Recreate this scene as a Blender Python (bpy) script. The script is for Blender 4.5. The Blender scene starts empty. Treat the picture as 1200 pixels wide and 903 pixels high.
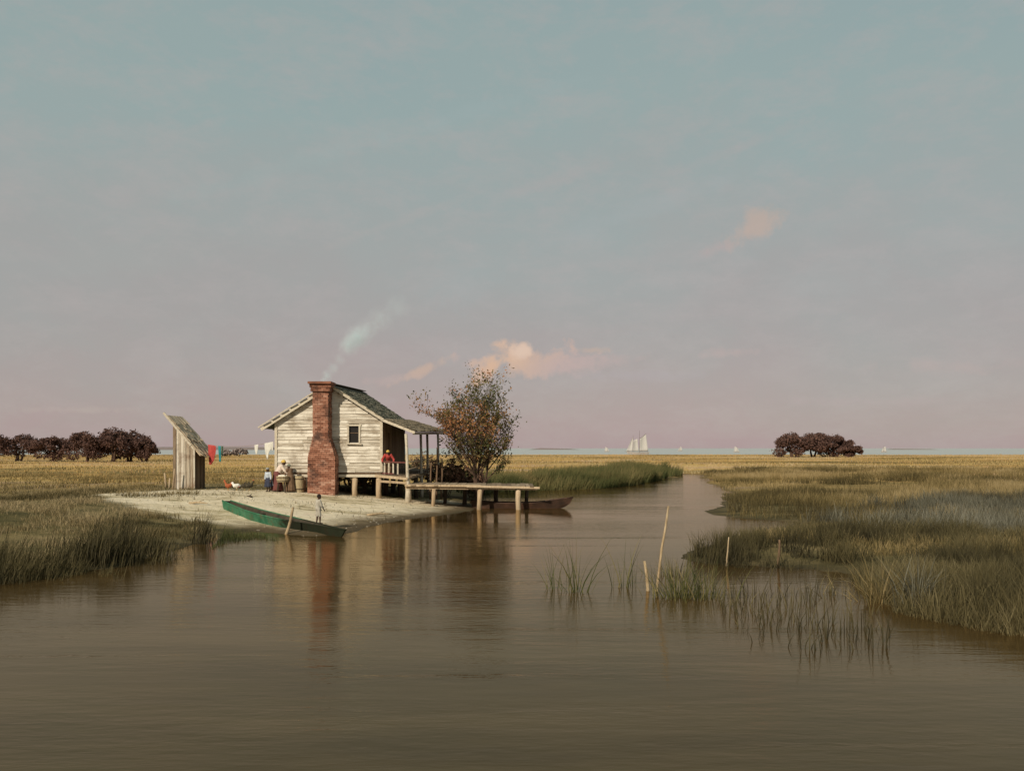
import bpy, math, random
import numpy as np
from mathutils import Vector, Matrix
R = math.radians
random.seed(11); rng = np.random.default_rng(11)
scene = bpy.context.scene
C = scene.collection

# ------------------------------------------------------------------ camera
CAMZ, HOR, FPX = 3.0, 525.0, 1000.0
cam = bpy.data.cameras.new('camera'); camo = bpy.data.objects.new('camera', cam); C.objects.link(camo)
camo.location = (0, 0, CAMZ); camo.rotation_euler = (R(90), 0, 0)
cam.sensor_width = 36; cam.lens = 36*FPX/1200; cam.shift_y = (HOR-451.5)/1200
cam.clip_start = .1; cam.clip_end = 80000
scene.camera = camo

# ------------------------------------------------------------------ terrain maths
def vnoise(x, y, seed=0):
    x = np.asarray(x, float); y = np.asarray(y, float)
    xi = np.floor(x).astype(np.int64); yi = np.floor(y).astype(np.int64); fx = x-xi; fy = y-yi
    fx = fx*fx*(3-2*fx); fy = fy*fy*(3-2*fy)
    def h(a, b):
        n = (a*374761393 + b*668265263 + seed*1442695041) & 0xffffffff
        n = ((n ^ (n >> 13))*1274126177) & 0xffffffff
        return ((n ^ (n >> 16)) & 0xffff)/65535.0
    return (h(xi, yi)*(1-fx)+h(xi+1, yi)*fx)*(1-fy) + (h(xi, yi+1)*(1-fx)+h(xi+1, yi+1)*fx)*fy
def fbm(x, y, seed=0, o=3):
    s = 0; a = .5
    for i in range(o):
        s = s + a*vnoise(x*2**i, y*2**i, seed+i); a *= .5
    return s/(1-.5**o)
def sstep(a, b, x):
    t = np.clip((np.asarray(x, float)-a)/(b-a), 0, 1); return t*t*(3-2*t)
def inpoly(x, y, P):
    ins = np.zeros(np.shape(x), bool); n = len(P)
    for i in range(n):
        x0, y0 = P[i]; x1, y1 = P[(i+1) % n]
        if y0 == y1: continue
        c = ((y0 > y) != (y1 > y)) & (x < (x1-x0)*(y-y0)/(y1-y0)+x0)
        ins ^= c
    return ins
def sdf(x, y, P):                       # positive outside
    x = np.asarray(x, float); y = np.asarray(y, float)
    d = np.full(x.shape, 1e9); n = len(P)
    for i in range(n):
        ax, ay = P[i]; bx, by = P[(i+1) % n]
        vx, vy = bx-ax, by-ay; L = vx*vx+vy*vy+1e-12
        t = np.clip(((x-ax)*vx+(y-ay)*vy)/L, 0, 1)
        d = np.minimum(d, np.hypot(x-ax-t*vx, y-ay-t*vy))
    return np.where(inpoly(x, y, P), -d, d)
def P0(px, py, z=0.0):
    D = (CAMZ-z)*FPX/(py-HOR); return ((px-600)*D/FPX, D)
def PD(px, py, D):
    return Vector(((px-600)*D/FPX, D, CAMZ-(py-HOR)*D/FPX))

creek = [P0(*p) for p in [(-300,690),(0,676),(60,674),(93,668),(130,668),(165,656),(200,645),(240,637),(262,629),(300,623),(330,626),
    (360,629),(395,627),(425,620),(450,613),(500,606),(540,601),(558,597.5),(561,592),(550,586),(554,580),(580,575.5),(620,573),(700,570.5),
    (745,566.5),(775,560),(787,557.5),(806,555.5),(826,556.5),(834,560),(838,566),(850,571),(843,578),(852,590),(846,600),(872,606),(930,611),(985,616),
    (930,621),(880,629),(812,642),(792,655),(826,661),(880,663),(950,666),(1005,676),(1032,696),(1068,714),(1107,724),(1200,738),(1400,765)]]
creek += [(13, 6), (16, -60), (-18, -60), (-18, 12)]
def H(x, y):
    x = np.asarray(x, float); y = np.asarray(y, float)
    d = sdf(x, y, creek) + .5*(fbm(x*.9, y*.9, 3)-.5)
    d = d + 3.6*(fbm(x*.22, y*.16, 31)-.47)*sstep(5.5, 10, x)*(1-sstep(22, 30, x))
    land = .22*(1-np.exp(-np.maximum(d, 0)/2.2)) + .10*(fbm(x*.35, y*.35, 9)-.5)*np.clip(d/2, 0, 1)
    M = sstep(-30, -19, x)*(1-sstep(-5, -1, x))*sstep(24, 31, y)*(1-sstep(50, 66, y))
    land = land + .62*sstep(0, 11, d)*M
    yf = y+70*(fbm(x*.012, y*0+3.3, 13)-.5)+18*(fbm(x*.06, y*0+1.3, 14)-.5)
    land = land*(1-sstep(365, 385, yf)) - 2.5*sstep(372, 460, yf)
    wet = -.7*(1-np.exp(-np.maximum(-d, 0)/1.6))
    return np.where(d > 0, land, wet)
def h1(x, y): return float(H(np.array([x]), np.array([y]))[0])
def G(px, py):                          # ground point seen at a spot of the picture
    z = .3
    for i in range(30):
        x, y = P0(px, py, z); z = .6*z+.4*h1(x, y)
    return Vector((x, y, z))
sandpoly = [tuple(G(*p)[:2]) for p in [(178,576),(215,573.5),(300,573.5),(392,575),(420,581),(480,585),(540,587),(556,592),(562,598),(500,608),(440,616),
    (400,631),(340,632),(300,624),(268,615),(235,610),(205,604),(170,600),(150,592),(125,588),(110,580),(140,577)]]
def sandmask(x, y):
    d = sdf(x, y, sandpoly); return 1-sstep(-.5, .7, d + 1.6*(fbm(x*.5, y*.8, 21)-.5))

# ------------------------------------------------------------------ node helpers
def new_mat(name):
    m = bpy.data.materials.new(name); m.use_nodes = True
    nt = m.node_tree; nt.nodes.clear()
    out = nt.nodes.new('ShaderNodeOutputMaterial'); return m, nt, out
def N(nt, t, **kw):
    n = nt.nodes.new(t)
    for k, v in kw.items():
        if k in ('operation', 'blend_type', 'data_type', 'attribute_name', 'noise_dimensions', 'sky_type', 'sun_disc', 'sun_elevation', 'sun_rotation', 'use_clamp', 'interpolation_type', 'feature'): setattr(n, k, v)
        else: n.inputs[k].default_value = v
    return n
def ramp(nt, stops, interp='LINEAR'):
    r = nt.nodes.new('ShaderNodeValToRGB'); r.color_ramp.interpolation = interp
    el = r.color_ramp.elements
    while len(el) < len(stops): el.new(.5)
    for e, (p, c) in zip(el, stops): e.position = p; e.color = (*c, 1)
    return r
def math_(nt, op, a, b=None, clamp=False):
    n = nt.nodes.new('ShaderNodeMath'); n.operation = op; n.use_clamp = clamp
    for i, v in enumerate((a, b)):
        if v is None: continue
        if isinstance(v, (int, float)): n.inputs[i].default_value = v
        else: nt.links.new(v, n.inputs[i])
    return n.outputs[0]
def mixc(nt, fac, a, b, mode='MIX'):
    n = nt.nodes.new('ShaderNodeMix'); n.data_type = 'RGBA'; n.blend_type = mode
    for s, v in ((n.inputs[0], fac), (n.inputs[6], a), (n.inputs[7], b)):
        if isinstance(v, (int, float)): s.default_value = v
        elif isinstance(v, tuple): s.default_value = (*v, 1)
        else: nt.links.new(v, s)
    return n.outputs[2]
def coords(nt, scale=(1, 1, 1), kind='Object'):
    tc = nt.nodes.new('ShaderNodeTexCoord'); mp = nt.nodes.new('ShaderNodeMapping'); mp.inputs['Scale'].default_value = scale
    nt.links.new(tc.outputs[kind], mp.inputs['Vector']); return mp.outputs[0]
def noise(nt, vec, sc, det=5, rough=.6, dist=0):
    n = N(nt, 'ShaderNodeTexNoise', Scale=sc, Detail=det, Roughness=rough, Distortion=dist); nt.links.new(vec, n.inputs['Vector']); return n.outputs['Fac']
def surf(name, stops, scale=(1, 1, 1), nsc=3, rough=.8, tint=.0, bump=.3, bdist=.02, dirt=None, spec=.25, translucent=0, amp=1.0):
    """noise-driven colour ramp; the per-piece attribute 'tint' shifts the lookup"""
    m, nt, out = new_mat(name); v = coords(nt, scale)
    f = noise(nt, v, nsc)
    f = math_(nt, 'ADD', math_(nt, 'MULTIPLY', math_(nt, 'SUBTRACT', f, .5), 1.9*amp), .5)
    if tint:
        a = N(nt, 'ShaderNodeAttribute', attribute_name='tint')
        f = math_(nt, 'ADD', math_(nt, 'MULTIPLY', f, 1-tint), math_(nt, 'MULTIPLY', a.outputs['Fac'], tint), True)
    r = ramp(nt, stops); nt.links.new(f, r.inputs[0]); col = r.outputs[0]
    if dirt:
        dn = noise(nt, coords(nt), dirt[1], 6, .65)
        dr = ramp(nt, [(dirt[2], (0, 0, 0)), (dirt[2]+.16, (1, 1, 1))]); nt.links.new(dn, dr.inputs[0])
        col = mixc(nt, math_(nt, 'MULTIPLY', dr.outputs[0], dirt[3]), col, dirt[0])
    b = nt.nodes.new('ShaderNodeBsdfPrincipled'); nt.links.new(col, b.inputs['Base Color'])
    b.inputs['Roughness'].default_value = rough; b.inputs['Specular IOR Level'].default_value = spec
    if bump:
        bn = N(nt, 'ShaderNodeBump', Strength=bump, Distance=bdist)
        nt.links.new(noise(nt, v, nsc*2.3), bn.inputs['Height']); nt.links.new(bn.outputs[0], b.inputs['Normal'])
    sh = b.outputs[0]
    if translucent:
        tr = nt.nodes.new('ShaderNodeBsdfTranslucent'); nt.links.new(col, tr.inputs[0])
        mx = nt.nodes.new('ShaderNodeMixShader'); mx.inputs[0].default_value = translucent
        nt.links.new(sh, mx.inputs[1]); nt.links.new(tr.outputs[0], mx.inputs[2]); sh = mx.outputs[0]
    nt.links.new(sh, out.inputs[0]); return m

M = {}
M['whitewash'] = surf('whitewash', [(0, (.11,.085,.06)), (.28, (.34,.29,.22)), (.5, (.58,.53,.44)), (1, (.78,.74,.65))], (.7, 6, 9), 2.2, .85, .35, .5, .02, ((.24,.19,.13), 1.3, .50, .75))
M['trim'] = surf('weathered_trim', [(0, (.2,.16,.11)), (.4, (.45,.39,.3)), (1, (.62,.56,.44))], (2, 2, 2), 5, .85, .3, .4)
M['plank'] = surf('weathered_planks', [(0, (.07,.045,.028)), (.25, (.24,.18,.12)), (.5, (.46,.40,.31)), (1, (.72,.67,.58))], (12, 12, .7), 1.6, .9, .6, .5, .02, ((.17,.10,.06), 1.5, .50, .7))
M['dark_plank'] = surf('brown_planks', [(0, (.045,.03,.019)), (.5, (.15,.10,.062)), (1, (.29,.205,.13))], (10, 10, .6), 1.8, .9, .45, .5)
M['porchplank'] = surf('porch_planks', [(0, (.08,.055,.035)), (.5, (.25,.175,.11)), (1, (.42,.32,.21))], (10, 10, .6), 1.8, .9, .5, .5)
M['deck'] = surf('deck_boards', [(0, (.06,.04,.025)), (.4, (.19,.135,.085)), (1, (.37,.285,.19))], (4, 1, 4), 3, .9, .5, .5)
M['post'] = surf('post_wood', [(0, (.14,.09,.055)), (.4, (.36,.26,.16)), (1, (.55,.45,.31))], (8, 8, 1.2), 2, .9, .3, .5)
M['dark_post'] = surf('dark_post_wood', [(0, (.025,.018,.012)), (1, (.10,.07,.045))], (8, 8, 1.2), 2, .8, .3, .5)  # darker wood tone
M['shingle'] = surf('mossy_shingles', [(0, (.028,.027,.02)), (.35, (.075,.078,.052)), (.65, (.125,.12,.085)), (1, (.27,.23,.165))], (1, 1, 1), 2.5, .95, .6, .6)
M['strawroof'] = surf('board_roof', [(0, (.18,.13,.085)), (.4, (.52,.40,.27)), (1, (.74,.60,.43))], (1, 1, 1), 3, .95, .6, .6)
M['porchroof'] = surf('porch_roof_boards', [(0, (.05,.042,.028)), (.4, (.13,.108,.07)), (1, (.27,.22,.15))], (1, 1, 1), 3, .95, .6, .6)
M['brick'] = surf('old_brick', [(0, (.06,.026,.017)), (.3, (.21,.088,.053)), (.65, (.33,.155,.10)), (1, (.48,.30,.22))], (1, 1, 1.3), 1.1, .95, .5, .8, .02, ((.05,.033,.027), 1.3, .50, .8), amp=1.3)
M['mortar'] = surf('mortar', [(0, (.16,.09,.065)), (1, (.36,.25,.19))], (1, 1, 1), 5, .95)
M['green_paint'] = surf('green_boat_paint', [(0, (.016,.05,.027)), (.4, (.035,.125,.068)), (1, (.10,.23,.135))], (1, 1, 1), 2.2, .6, .3, .25, .01, ((.12,.08,.045), 3.2, .53, .75))
def boat_paint():
    m = M['green_paint']; nt = m.node_tree; b = next(n for n in nt.nodes if n.type == 'BSDF_PRINCIPLED'); src = b.inputs['Base Color'].links[0].from_socket
    tc = nt.nodes.new('ShaderNodeTexCoord'); sp = nt.nodes.new('ShaderNodeSeparateXYZ'); nt.links.new(tc.outputs['Object'], sp.inputs[0])
    nz_ = noise(nt, tc.outputs['Object'], 2.5, 6, .7); f = math_(nt, 'ADD', math_(nt, 'MULTIPLY', math_(nt, 'SUBTRACT', sp.outputs[0], .55), 1.1), math_(nt, 'MULTIPLY', math_(nt, 'SUBTRACT', nz_, .5), 2.2), True)
    nt.links.new(mixc(nt, math_(nt, 'MULTIPLY', f, .92), src, (.016, .011, .007)), b.inputs['Base Color']); b.inputs['Roughness'].default_value = .95; b.inputs['Specular IOR Level'].default_value = .04
boat_paint()                        # the paint is worn off towards the tarred wet end
M['boat_inside'] = surf('boat_inside', [(0, (.014,.011,.007)), (1, (.075,.058,.036))], (1, 1, 1), 3, .8)
M['brown_boat'] = surf('brown_boat', [(0, (.014,.009,.006)), (.6, (.05,.026,.016)), (1, (.12,.06,.036))], (1, 1, 1), 2.5, .6, .2, .3)
M['skin'] = surf('brown_skin', [(0, (.05,.026,.017)), (1, (.105,.055,.036))], (1, 1, 1), 6, .5, 0, .05)
M['eye'] = surf('eye_white', [(0, (.5,.48,.44)), (1, (.6,.58,.52))], (1, 1, 1), 6, .3, 0, 0)
def cloth(name, a, b, **k): return surf(name, [(0, a), (1, b)], (1, 1, 1), 6, .95, 0, .3, .01, **k)
M['yellow'] = cloth('yellow_cloth', (.42,.27,.05), (.66,.46,.12))
M['pinkwhite'] = cloth('pale_pink_cloth', (.5,.39,.33), (.7,.6,.5))
M['white'] = cloth('white_cloth', (.62,.6,.53), (.78,.76,.69), translucent=.25)
M['maroon'] = cloth('maroon_cloth', (.10,.035,.03), (.18,.065,.055))
M['navy'] = cloth('dark_blue_cloth', (.018,.022,.035), (.05,.055,.085))
M['paleblue'] = cloth('pale_blue_cloth', (.33,.38,.44), (.52,.56,.6))
M['greycloth'] = cloth('grey_cloth', (.2,.2,.19), (.34,.34,.31))
M['brown_cloth'] = cloth('brown_cloth', (.10,.06,.035), (.2,.125,.075))
M['greygreen'] = cloth('grey_green_cloth', (.09,.10,.075), (.2,.21,.16))
M['red'] = cloth('red_cloth', (.36,.04,.034), (.56,.10,.085), translucent=.2)
M['teal'] = cloth('teal_cloth', (.02,.17,.19), (.05,.30,.31), translucent=.2)
M['darkgreen'] = cloth('dark_green_cloth', (.03,.06,.035), (.07,.115,.06), translucent=.2)
M['shirt'] = cloth('offwhite_shirt', (.30,.275,.22), (.46,.42,.35))
M['old_stake'] = surf('dark_weathered_stake', [(0, (.07,.042,.025)), (1, (.24,.155,.09))], (9, 9, 1.5), 2, .9)
M['rope'] = cloth('rope', (.18,.14,.09), (.3,.24,.16))
M['hen_red'] = cloth('russet_feathers', (.22,.06,.025), (.42,.13,.05))
M['hen_white'] = cloth('white_feathers', (.6,.57,.5), (.78,.75,.68))
M['hen_dark'] = cloth('dark_feathers', (.025,.022,.016), (.09,.075,.045))
M['comb'] = cloth('comb_red', (.4,.03,.02), (.5,.05,.03))
M['horn'] = cloth('beak_and_leg_horn', (.3,.19,.06), (.42,.28,.1))
M['basket'] = surf('wash_tub_wood', [(0, (.2,.15,.08)), (1, (.5,.41,.26))], (6, 6, 1), 3, .9)
M['suds'] = cloth('washing', (.6,.55,.42), (.75,.7,.58))
M['sail'] = cloth('sailcloth', (.52,.49,.45), (.68,.64,.58), translucent=.3)
M['hull'] = surf('ship_hull', [(0, (.26,.22,.19)), (1, (.42,.37,.32))], (1, 1, 1), 1, .6)
M['bark'] = surf('bark', [(0, (.035,.02,.014)), (1, (.12,.075,.05))], (3, 3, 1), 3, .95)
M['stick'] = surf('bleached_stick', [(0, (.13,.085,.045)), (.45, (.32,.235,.135)), (1, (.5,.40,.27))], (9, 9, 1.5), 2, .85, .2, .4)
M['leaf_mixed'] = surf('turning_leaves', [(0, (.035,.05,.016)), (.3, (.085,.09,.03)), (.5, (.19,.135,.048)), (.7, (.36,.16,.07)), (1, (.52,.24,.11))], (1, 1, 1), .8, .8, .6, 0, translucent=.25)
M['leaf_shrub'] = surf('shrub_leaves', [(0, (.025,.036,.016)), (.4, (.075,.07,.03)), (.7, (.24,.13,.08)), (1, (.42,.25,.18))], (1, 1, 1), .8, .8, .7, 0, translucent=.25)
M['leaf_oak'] = surf('dark_oak_leaves', [(0, (.045,.026,.021)), (.5, (.11,.06,.047)), (1, (.19,.105,.08))], (1, 1, 1), .3, .9, .6, 0, translucent=.15)
M['leaf_far'] = surf('faded_far_leaves', [(0, (.17,.135,.125)), (1, (.32,.26,.235))], (1, 1, 1), .3, .9, .6, 0)  # paler tone puts the fading of distance into the colour
def grassmat(name, stops, sc=.35, tint=.65): return surf(name, stops, (1, 1, .15), sc, .75, tint, 0, spec=.25, translucent=.3)
M['reed_green'] = grassmat('green_reeds', [(0, (.022,.026,.008)), (.35, (.065,.075,.022)), (.65, (.14,.125,.045)), (1, (.29,.21,.09))])
M['marsh'] = grassmat('marsh_grass', [(0, (.026,.02,.009)), (.25, (.085,.065,.025)), (.5, (.18,.135,.052)), (.75, (.32,.235,.105)), (1, (.46,.36,.2))])
M['marsh_dark'] = grassmat('dark_reeds', [(0, (.016,.013,.007)), (.35, (.055,.046,.02)), (.65, (.13,.105,.045)), (1, (.32,.26,.14))])
M['marsh_blue'] = grassmat('grey_reeds', [(0, (.02,.02,.014)), (.4, (.065,.06,.04)), (.7, (.16,.15,.105)), (1, (.34,.32,.25))])
M['gold'] = grassmat('golden_grass', [(0, (.07,.055,.025)), (.2, (.15,.125,.045)), (.38, (.33,.21,.085)), (.55, (.54,.36,.12)), (.70, (.46,.30,.19)), (.85, (.58,.46,.27)), (1, (.19,.185,.075))], .12, .75)
M['bank'] = grassmat('bank_grass', [(0, (.03,.026,.01)), (.3, (.09,.07,.027)), (.6, (.22,.165,.075)), (1, (.42,.33,.19))])

# ------------------------------------------------------------------ mesh helpers
def link(o, parent=None):
    C.objects.link(o)
    if parent is not None: o.parent = parent
    return o
def tag(o, label=None, cat=None, group=None, kind=None):
    for k, v in (('label', label), ('category', cat), ('group', group), ('kind', kind)):
        if v: o[k] = v
    return o
def thing(name, loc, label, cat, group=None, rz=0):
    o = bpy.data.objects.new(name, None); o.empty_display_size = .2; link(o); o.location = loc; o.rotation_euler = (0, 0, rz)
    return tag(o, label, cat, group)
class MB:
    def __init__(s): s.v = []; s.f = []; s.t = []; s.sm = False
    def add(s, vs, fs, t=None):
        b = len(s.v); t = random.random() if t is None else t
        s.v += [tuple(v) for v in vs]; s.t += [t]*len(vs); s.f += [tuple(b+i for i in f) for f in fs]
    def box(s, c, d, rot=None, t=None):
        vs = [Vector((x*d[0]/2, y*d[1]/2, z*d[2]/2)) for x in (-1, 1) for y in (-1, 1) for z in (-1, 1)]
        if rot is not None: vs = [rot @ v for v in vs]
        s.add([v+Vector(c) for v in vs], [(0,1,3,2),(4,6,7,5),(0,4,5,1),(2,3,7,6),(0,2,6,4),(1,5,7,3)], t)
    def hexa(s, lo, hi, t=None):          # lower quad and upper quad of points
        s.add(list(lo)+list(hi), [(3,2,1,0),(4,5,6,7),(0,1,5,4),(1,2,6,5),(2,3,7,6),(3,0,4,7)], t)
    def beam(s, p, q, w, h, t=None, up=Vector((0, 0, 1))):
        p = Vector(p); q = Vector(q); d = (q-p).normalized()
        sx = d.cross(up)
        if sx.length < 1e-3: sx = d.cross(Vector((0, 1, 0)))
        sx.normalize(); u = sx.cross(d)
        a, b = sx*w/2, u*h/2
        s.hexa([p-a-b, p+a-b, p+a+b, p-a+b], [q-a-b, q+a-b, q+a+b, q-a+b], t)
    def tube(s, pts, rad, n=8, t=None, cap=True):
        pts = [Vector(p) for p in pts]; m = len(pts)
        if not hasattr(rad, '__len__'): rad = [rad]*m
        vs = []; ref = None
        for i in range(m):
            d = (pts[min(i+1, m-1)]-pts[max(i-1, 0)]); d = d.normalized() if d.length > 1e-9 else Vector((0, 0, 1))
            if ref is None: ref = d.orthogonal()
            ref = (ref-d*ref.dot(d)); ref = ref.normalized() if ref.length > 1e-6 else d.orthogonal().normalized()
            b = d.cross(ref)
            for k in range(n):
                a = 2*math.pi*k/n; vs.append(pts[i]+(ref*math.cos(a)+b*math.sin(a))*rad[i])
        fs = [(i*n+k, i*n+(k+1) % n, (i+1)*n+(k+1) % n, (i+1)*n+k) for i in range(m-1) for k in range(n)]
        if cap: fs += [tuple(range(n-1, -1, -1)), tuple((m-1)*n+k for k in range(n))]
        s.add(vs, fs, t)
    def ball(s, c, r, n=10, m=7, rot=None, t=None):
        r = (r, r, r) if not hasattr(r, '__len__') else r
        vs = [Vector((0, 0, r[2]))]
        for i in range(1, m):
            th = math.pi*i/m
            for k in range(n):
                a = 2*math.pi*k/n; vs.append(Vector((r[0]*math.sin(th)*math.cos(a), r[1]*math.sin(th)*math.sin(a), r[2]*math.cos(th))))
        vs.append(Vector((0, 0, -r[2])))
        if rot is not None: vs = [rot @ v for v in vs]
        fs = [(0, 1+k, 1+(k+1) % n) for k in range(n)]
        for i in range(m-2): fs += [(1+i*n+k, 1+(i+1)*n+k, 1+(i+1)*n+(k+1) % n, 1+i*n+(k+1) % n) for k in range(n)]
        L = len(vs)-1; o = 1+(m-2)*n
        fs += [(L, o+(k+1) % n, o+k) for k in range(n)]
        s.add([v+Vector(c) for v in vs], fs, t)
    def build(s, name, mat, parent=None, smooth=False, origin=None):
        me = bpy.data.meshes.new(name)
        o = bpy.data.objects.new(name, me)
        v = np.array(s.v, float)
        if origin is not None: v = v-np.array(origin); o.location = origin
        me.from_pydata(v.tolist(), [], s.f); me.update()
        at = me.attributes.new('tint', 'FLOAT', 'POINT'); at.data.foreach_set('value', np.array(s.t, np.float32))
        for m in (mat if isinstance(mat, (list, tuple)) else [mat]): me.materials.append(m)
        if smooth: me.polygons.foreach_set('use_smooth', [True]*len(me.polygons))
        return link(o, parent)
def np_mesh(name, V, F, k, mat, tint=None, smooth=False, parent=None):
    """V (n,3), F (m,k) faces of one size"""
    me = bpy.data.meshes.new(name); n = len(V); m = len(F)
    me.vertices.add(n); me.vertices.foreach_set('co', np.ascontiguousarray(V, np.float32).ravel())
    me.loops.add(m*k); me.loops.foreach_set('vertex_index', np.ascontiguousarray(F, np.int32).ravel())
    me.polygons.add(m); me.polygons.foreach_set('loop_start', np.arange(0, m*k, k, dtype=np.int32))
    me.polygons.foreach_set('use_smooth', np.full(m, smooth))
    me.update(calc_edges=True)
    if tint is not None:
        at = me.attributes.new('tint', 'FLOAT', 'POINT'); at.data.foreach_set('value', np.ascontiguousarray(tint, np.float32))
    me.materials.append(mat); o = bpy.data.objects.new(name, me); return link(o, parent)
def blades(name, P, h, w, lean, tint, mat, segs=2, az=None, parent=None, droop=1.0, tips=.45):
    """grass blades: tapered curved ribbons rooted at P (n,3)"""
    n = len(P); w = np.broadcast_to(np.asarray(w, float), (n,)); az = rng.uniform(0, 2*np.pi, n) if az is None else az
    dx, dy = np.cos(az), np.sin(az); fa = rng.uniform(0, 2*np.pi, n); sx, sy = np.cos(fa), np.sin(fa)
    rows = []
    for i in range(segs+1):
        t = i/segs; off = h*lean*t**1.8; zz = h*t*np.sqrt(np.maximum(1-.45*(lean*t)**2, .2)) - droop*.25*h*lean**2*t**3
        c = np.stack([P[:, 0]+dx*off, P[:, 1]+dy*off, P[:, 2]-.03+zz], 1)
        ww = w*(1-t**1.6)*(.75+.25*min(1, t*4))*.5
        if i < segs: rows += [c-np.stack([sx*ww, sy*ww, 0*ww], 1), c+np.stack([sx*ww, sy*ww, 0*ww], 1)]
        else: rows.append(c)
    k = len(rows); V = np.stack(rows, 1).reshape(-1, 3)
    base = (np.arange(n)*k)[:, None]; F = []
    for i in range(segs-1):
        a = 2*i; F += [base+np.array([[a, a+1, a+3]]), base+np.array([[a, a+3, a+2]])]
    F.append(base+np.array([[2*(segs-1), 2*(segs-1)+1, k-1]]))
    F = np.concatenate(F, 0)
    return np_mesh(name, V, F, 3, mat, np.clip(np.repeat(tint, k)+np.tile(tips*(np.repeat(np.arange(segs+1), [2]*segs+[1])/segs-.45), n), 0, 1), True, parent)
def scatter(pxpoly, n, clump=0, keep=None, zlo=-9, world=None):
    P = np.array(world if world is not None else [P0(px, py, .2) for px, py in pxpoly])
    lo, hi = P.min(0), P.max(0); got = []; c = 0
    while c < n:
        x = rng.uniform(lo[0], hi[0], n*2); y = rng.uniform(lo[1], hi[1], n*2)
        ok = inpoly(x, y, P)
        if clump: ok &= rng.uniform(0, 1, n*2) < np.clip((fbm(x*clump, y*clump, 40)-.36)*4, .03, 1)
        if keep is not None: ok &= rng.uniform(0, 1, n*2) < keep(x, y)
        x, y = x[ok], y[ok]; got.append(np.stack([x, y], 1)); c += len(x)
    g = np.concatenate(got)[:n]; z = np.maximum(H(g[:, 0], g[:, 1]), zlo)
    return np.column_stack([g, z])

# ------------------------------------------------------------------ world: hazy evening daylight
SUN_EL, SUN_AZ = R(32), R(29)          # sun behind the viewer's left shoulder
tos = Vector((-math.sin(SUN_AZ)*math.cos(SUN_EL), -math.cos(SUN_AZ)*math.cos(SUN_EL), math.sin(SUN_EL)))
sl = bpy.data.lights.new('sun', 'SUN'); sl.energy = 4.3; sl.angle = R(.6); sl.color = (1, .89, .73)
so = link(bpy.data.objects.new('sun', sl)); so.rotation_euler = tos.to_track_quat('Z', 'Y').to_euler(); so.location = tos*60
w = bpy.data.worlds.new('World'); scene.world = w; w.use_nodes = True; nt = w.node_tree; nt.nodes.clear()
wo = nt.nodes.new('ShaderNodeOutputWorld'); bg = nt.nodes.new('ShaderNodeBackground'); nt.links.new(bg.outputs[0], wo.inputs[0])
sky = nt.nodes.new('ShaderNodeTexSky'); sky.sky_type = 'NISHITA'; sky.sun_disc = False; sky.sun_elevation = SUN_EL
sky.sun_rotation = math.atan2(tos.x, tos.y)
tc = nt.nodes.new('ShaderNodeTexCoord'); sep = nt.nodes.new('ShaderNodeSeparateXYZ'); nt.links.new(tc.outputs['Generated'], sep.inputs[0])
def srgb(r, g, b): return tuple(((c/255+.055)/1.055)**2.4 if c > 10 else c/3294 for c in (r, g, b))
nz = math_(nt, 'MAXIMUM', sep.outputs[2], 0.0)
n1v = nt.nodes.new('ShaderNodeMapping'); n1v.inputs['Scale'].default_value = (1, 1, 2.2); nt.links.new(tc.outputs['Generated'], n1v.inputs[0])
cl1 = noise(nt, n1v.outputs[0], 3.2, 7, .62, .4); cl2 = noise(nt, n1v.outputs[0], 14, 6, .7, .2); 
wob = math_(nt, 'ADD', nz, math_(nt, 'MULTIPLY', math_(nt, 'SUBTRACT', cl1, .5), .27))
rp = ramp(nt, [(0, srgb(174,153,153)), (.05, srgb(171,156,153)), (.13, srgb(166,160,156)), (.24, srgb(162,165,161)), (.36, srgb(153,169,166)), (.55, srgb(146,166,166)), (1, srgb(130,154,158))])
nt.links.new(wob, rp.inputs[0]); skc = rp.outputs[0]
skc = mixc(nt, math_(nt, 'MULTIPLY', math_(nt, 'SUBTRACT', cl2, .44), 1.5, True), skc, srgb(181,171,167))
# a peach-coloured cumulus low over the marsh and a few thinner ones, placed by direction
yy = math_(nt, 'MAXIMUM', sep.outputs[1], .05)
u = math_(nt, 'DIVIDE', sep.outputs[0], yy); v_ = math_(nt, 'DIVIDE', sep.outputs[2], yy)
cn = noise(nt, tc.outputs['Generated'], 30, 6, .62, .3); cn2 = noise(nt, tc.outputs['Generated'], 9, 4, .6)
def cloud(col, px, py, a, b, amt, colr, tilt=0.0, k=1.7):
    u0, v0 = (px-600)/1000, (525-py)/1000
    du = math_(nt, 'SUBTRACT', u, u0); dv = math_(nt, 'SUBTRACT', math_(nt, 'SUBTRACT', v_, v0), math_(nt, 'MULTIPLY', du, tilt))
    e = math_(nt, 'ADD', math_(nt, 'POWER', math_(nt, 'DIVIDE', math_(nt, 'ABSOLUTE', du), a/1000), 2.0), math_(nt, 'POWER', math_(nt, 'DIVIDE', math_(nt, 'ABSOLUTE', dv), b/1000), 2.0))
    f = math_(nt, 'ADD', math_(nt, 'SUBTRACT', .92, math_(nt, 'SQRT', e)), math_(nt, 'MULTIPLY', math_(nt, 'SUBTRACT', cn, .5), k*2))
    f = math_(nt, 'ADD', f, math_(nt, 'MULTIPLY', math_(nt, 'SUBTRACT', cn2, .5), k*.8))
    f = math_(nt, 'MULTIPLY', math_(nt, 'SMOOTH_MIN', math_(nt, 'MAXIMUM', math_(nt, 'MULTIPLY', f, 1.25), 0), 1), amt, True)
    return mixc(nt, f, col, colr)
pe = srgb(205,172,150); pk = srgb(190,166,160)
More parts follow.
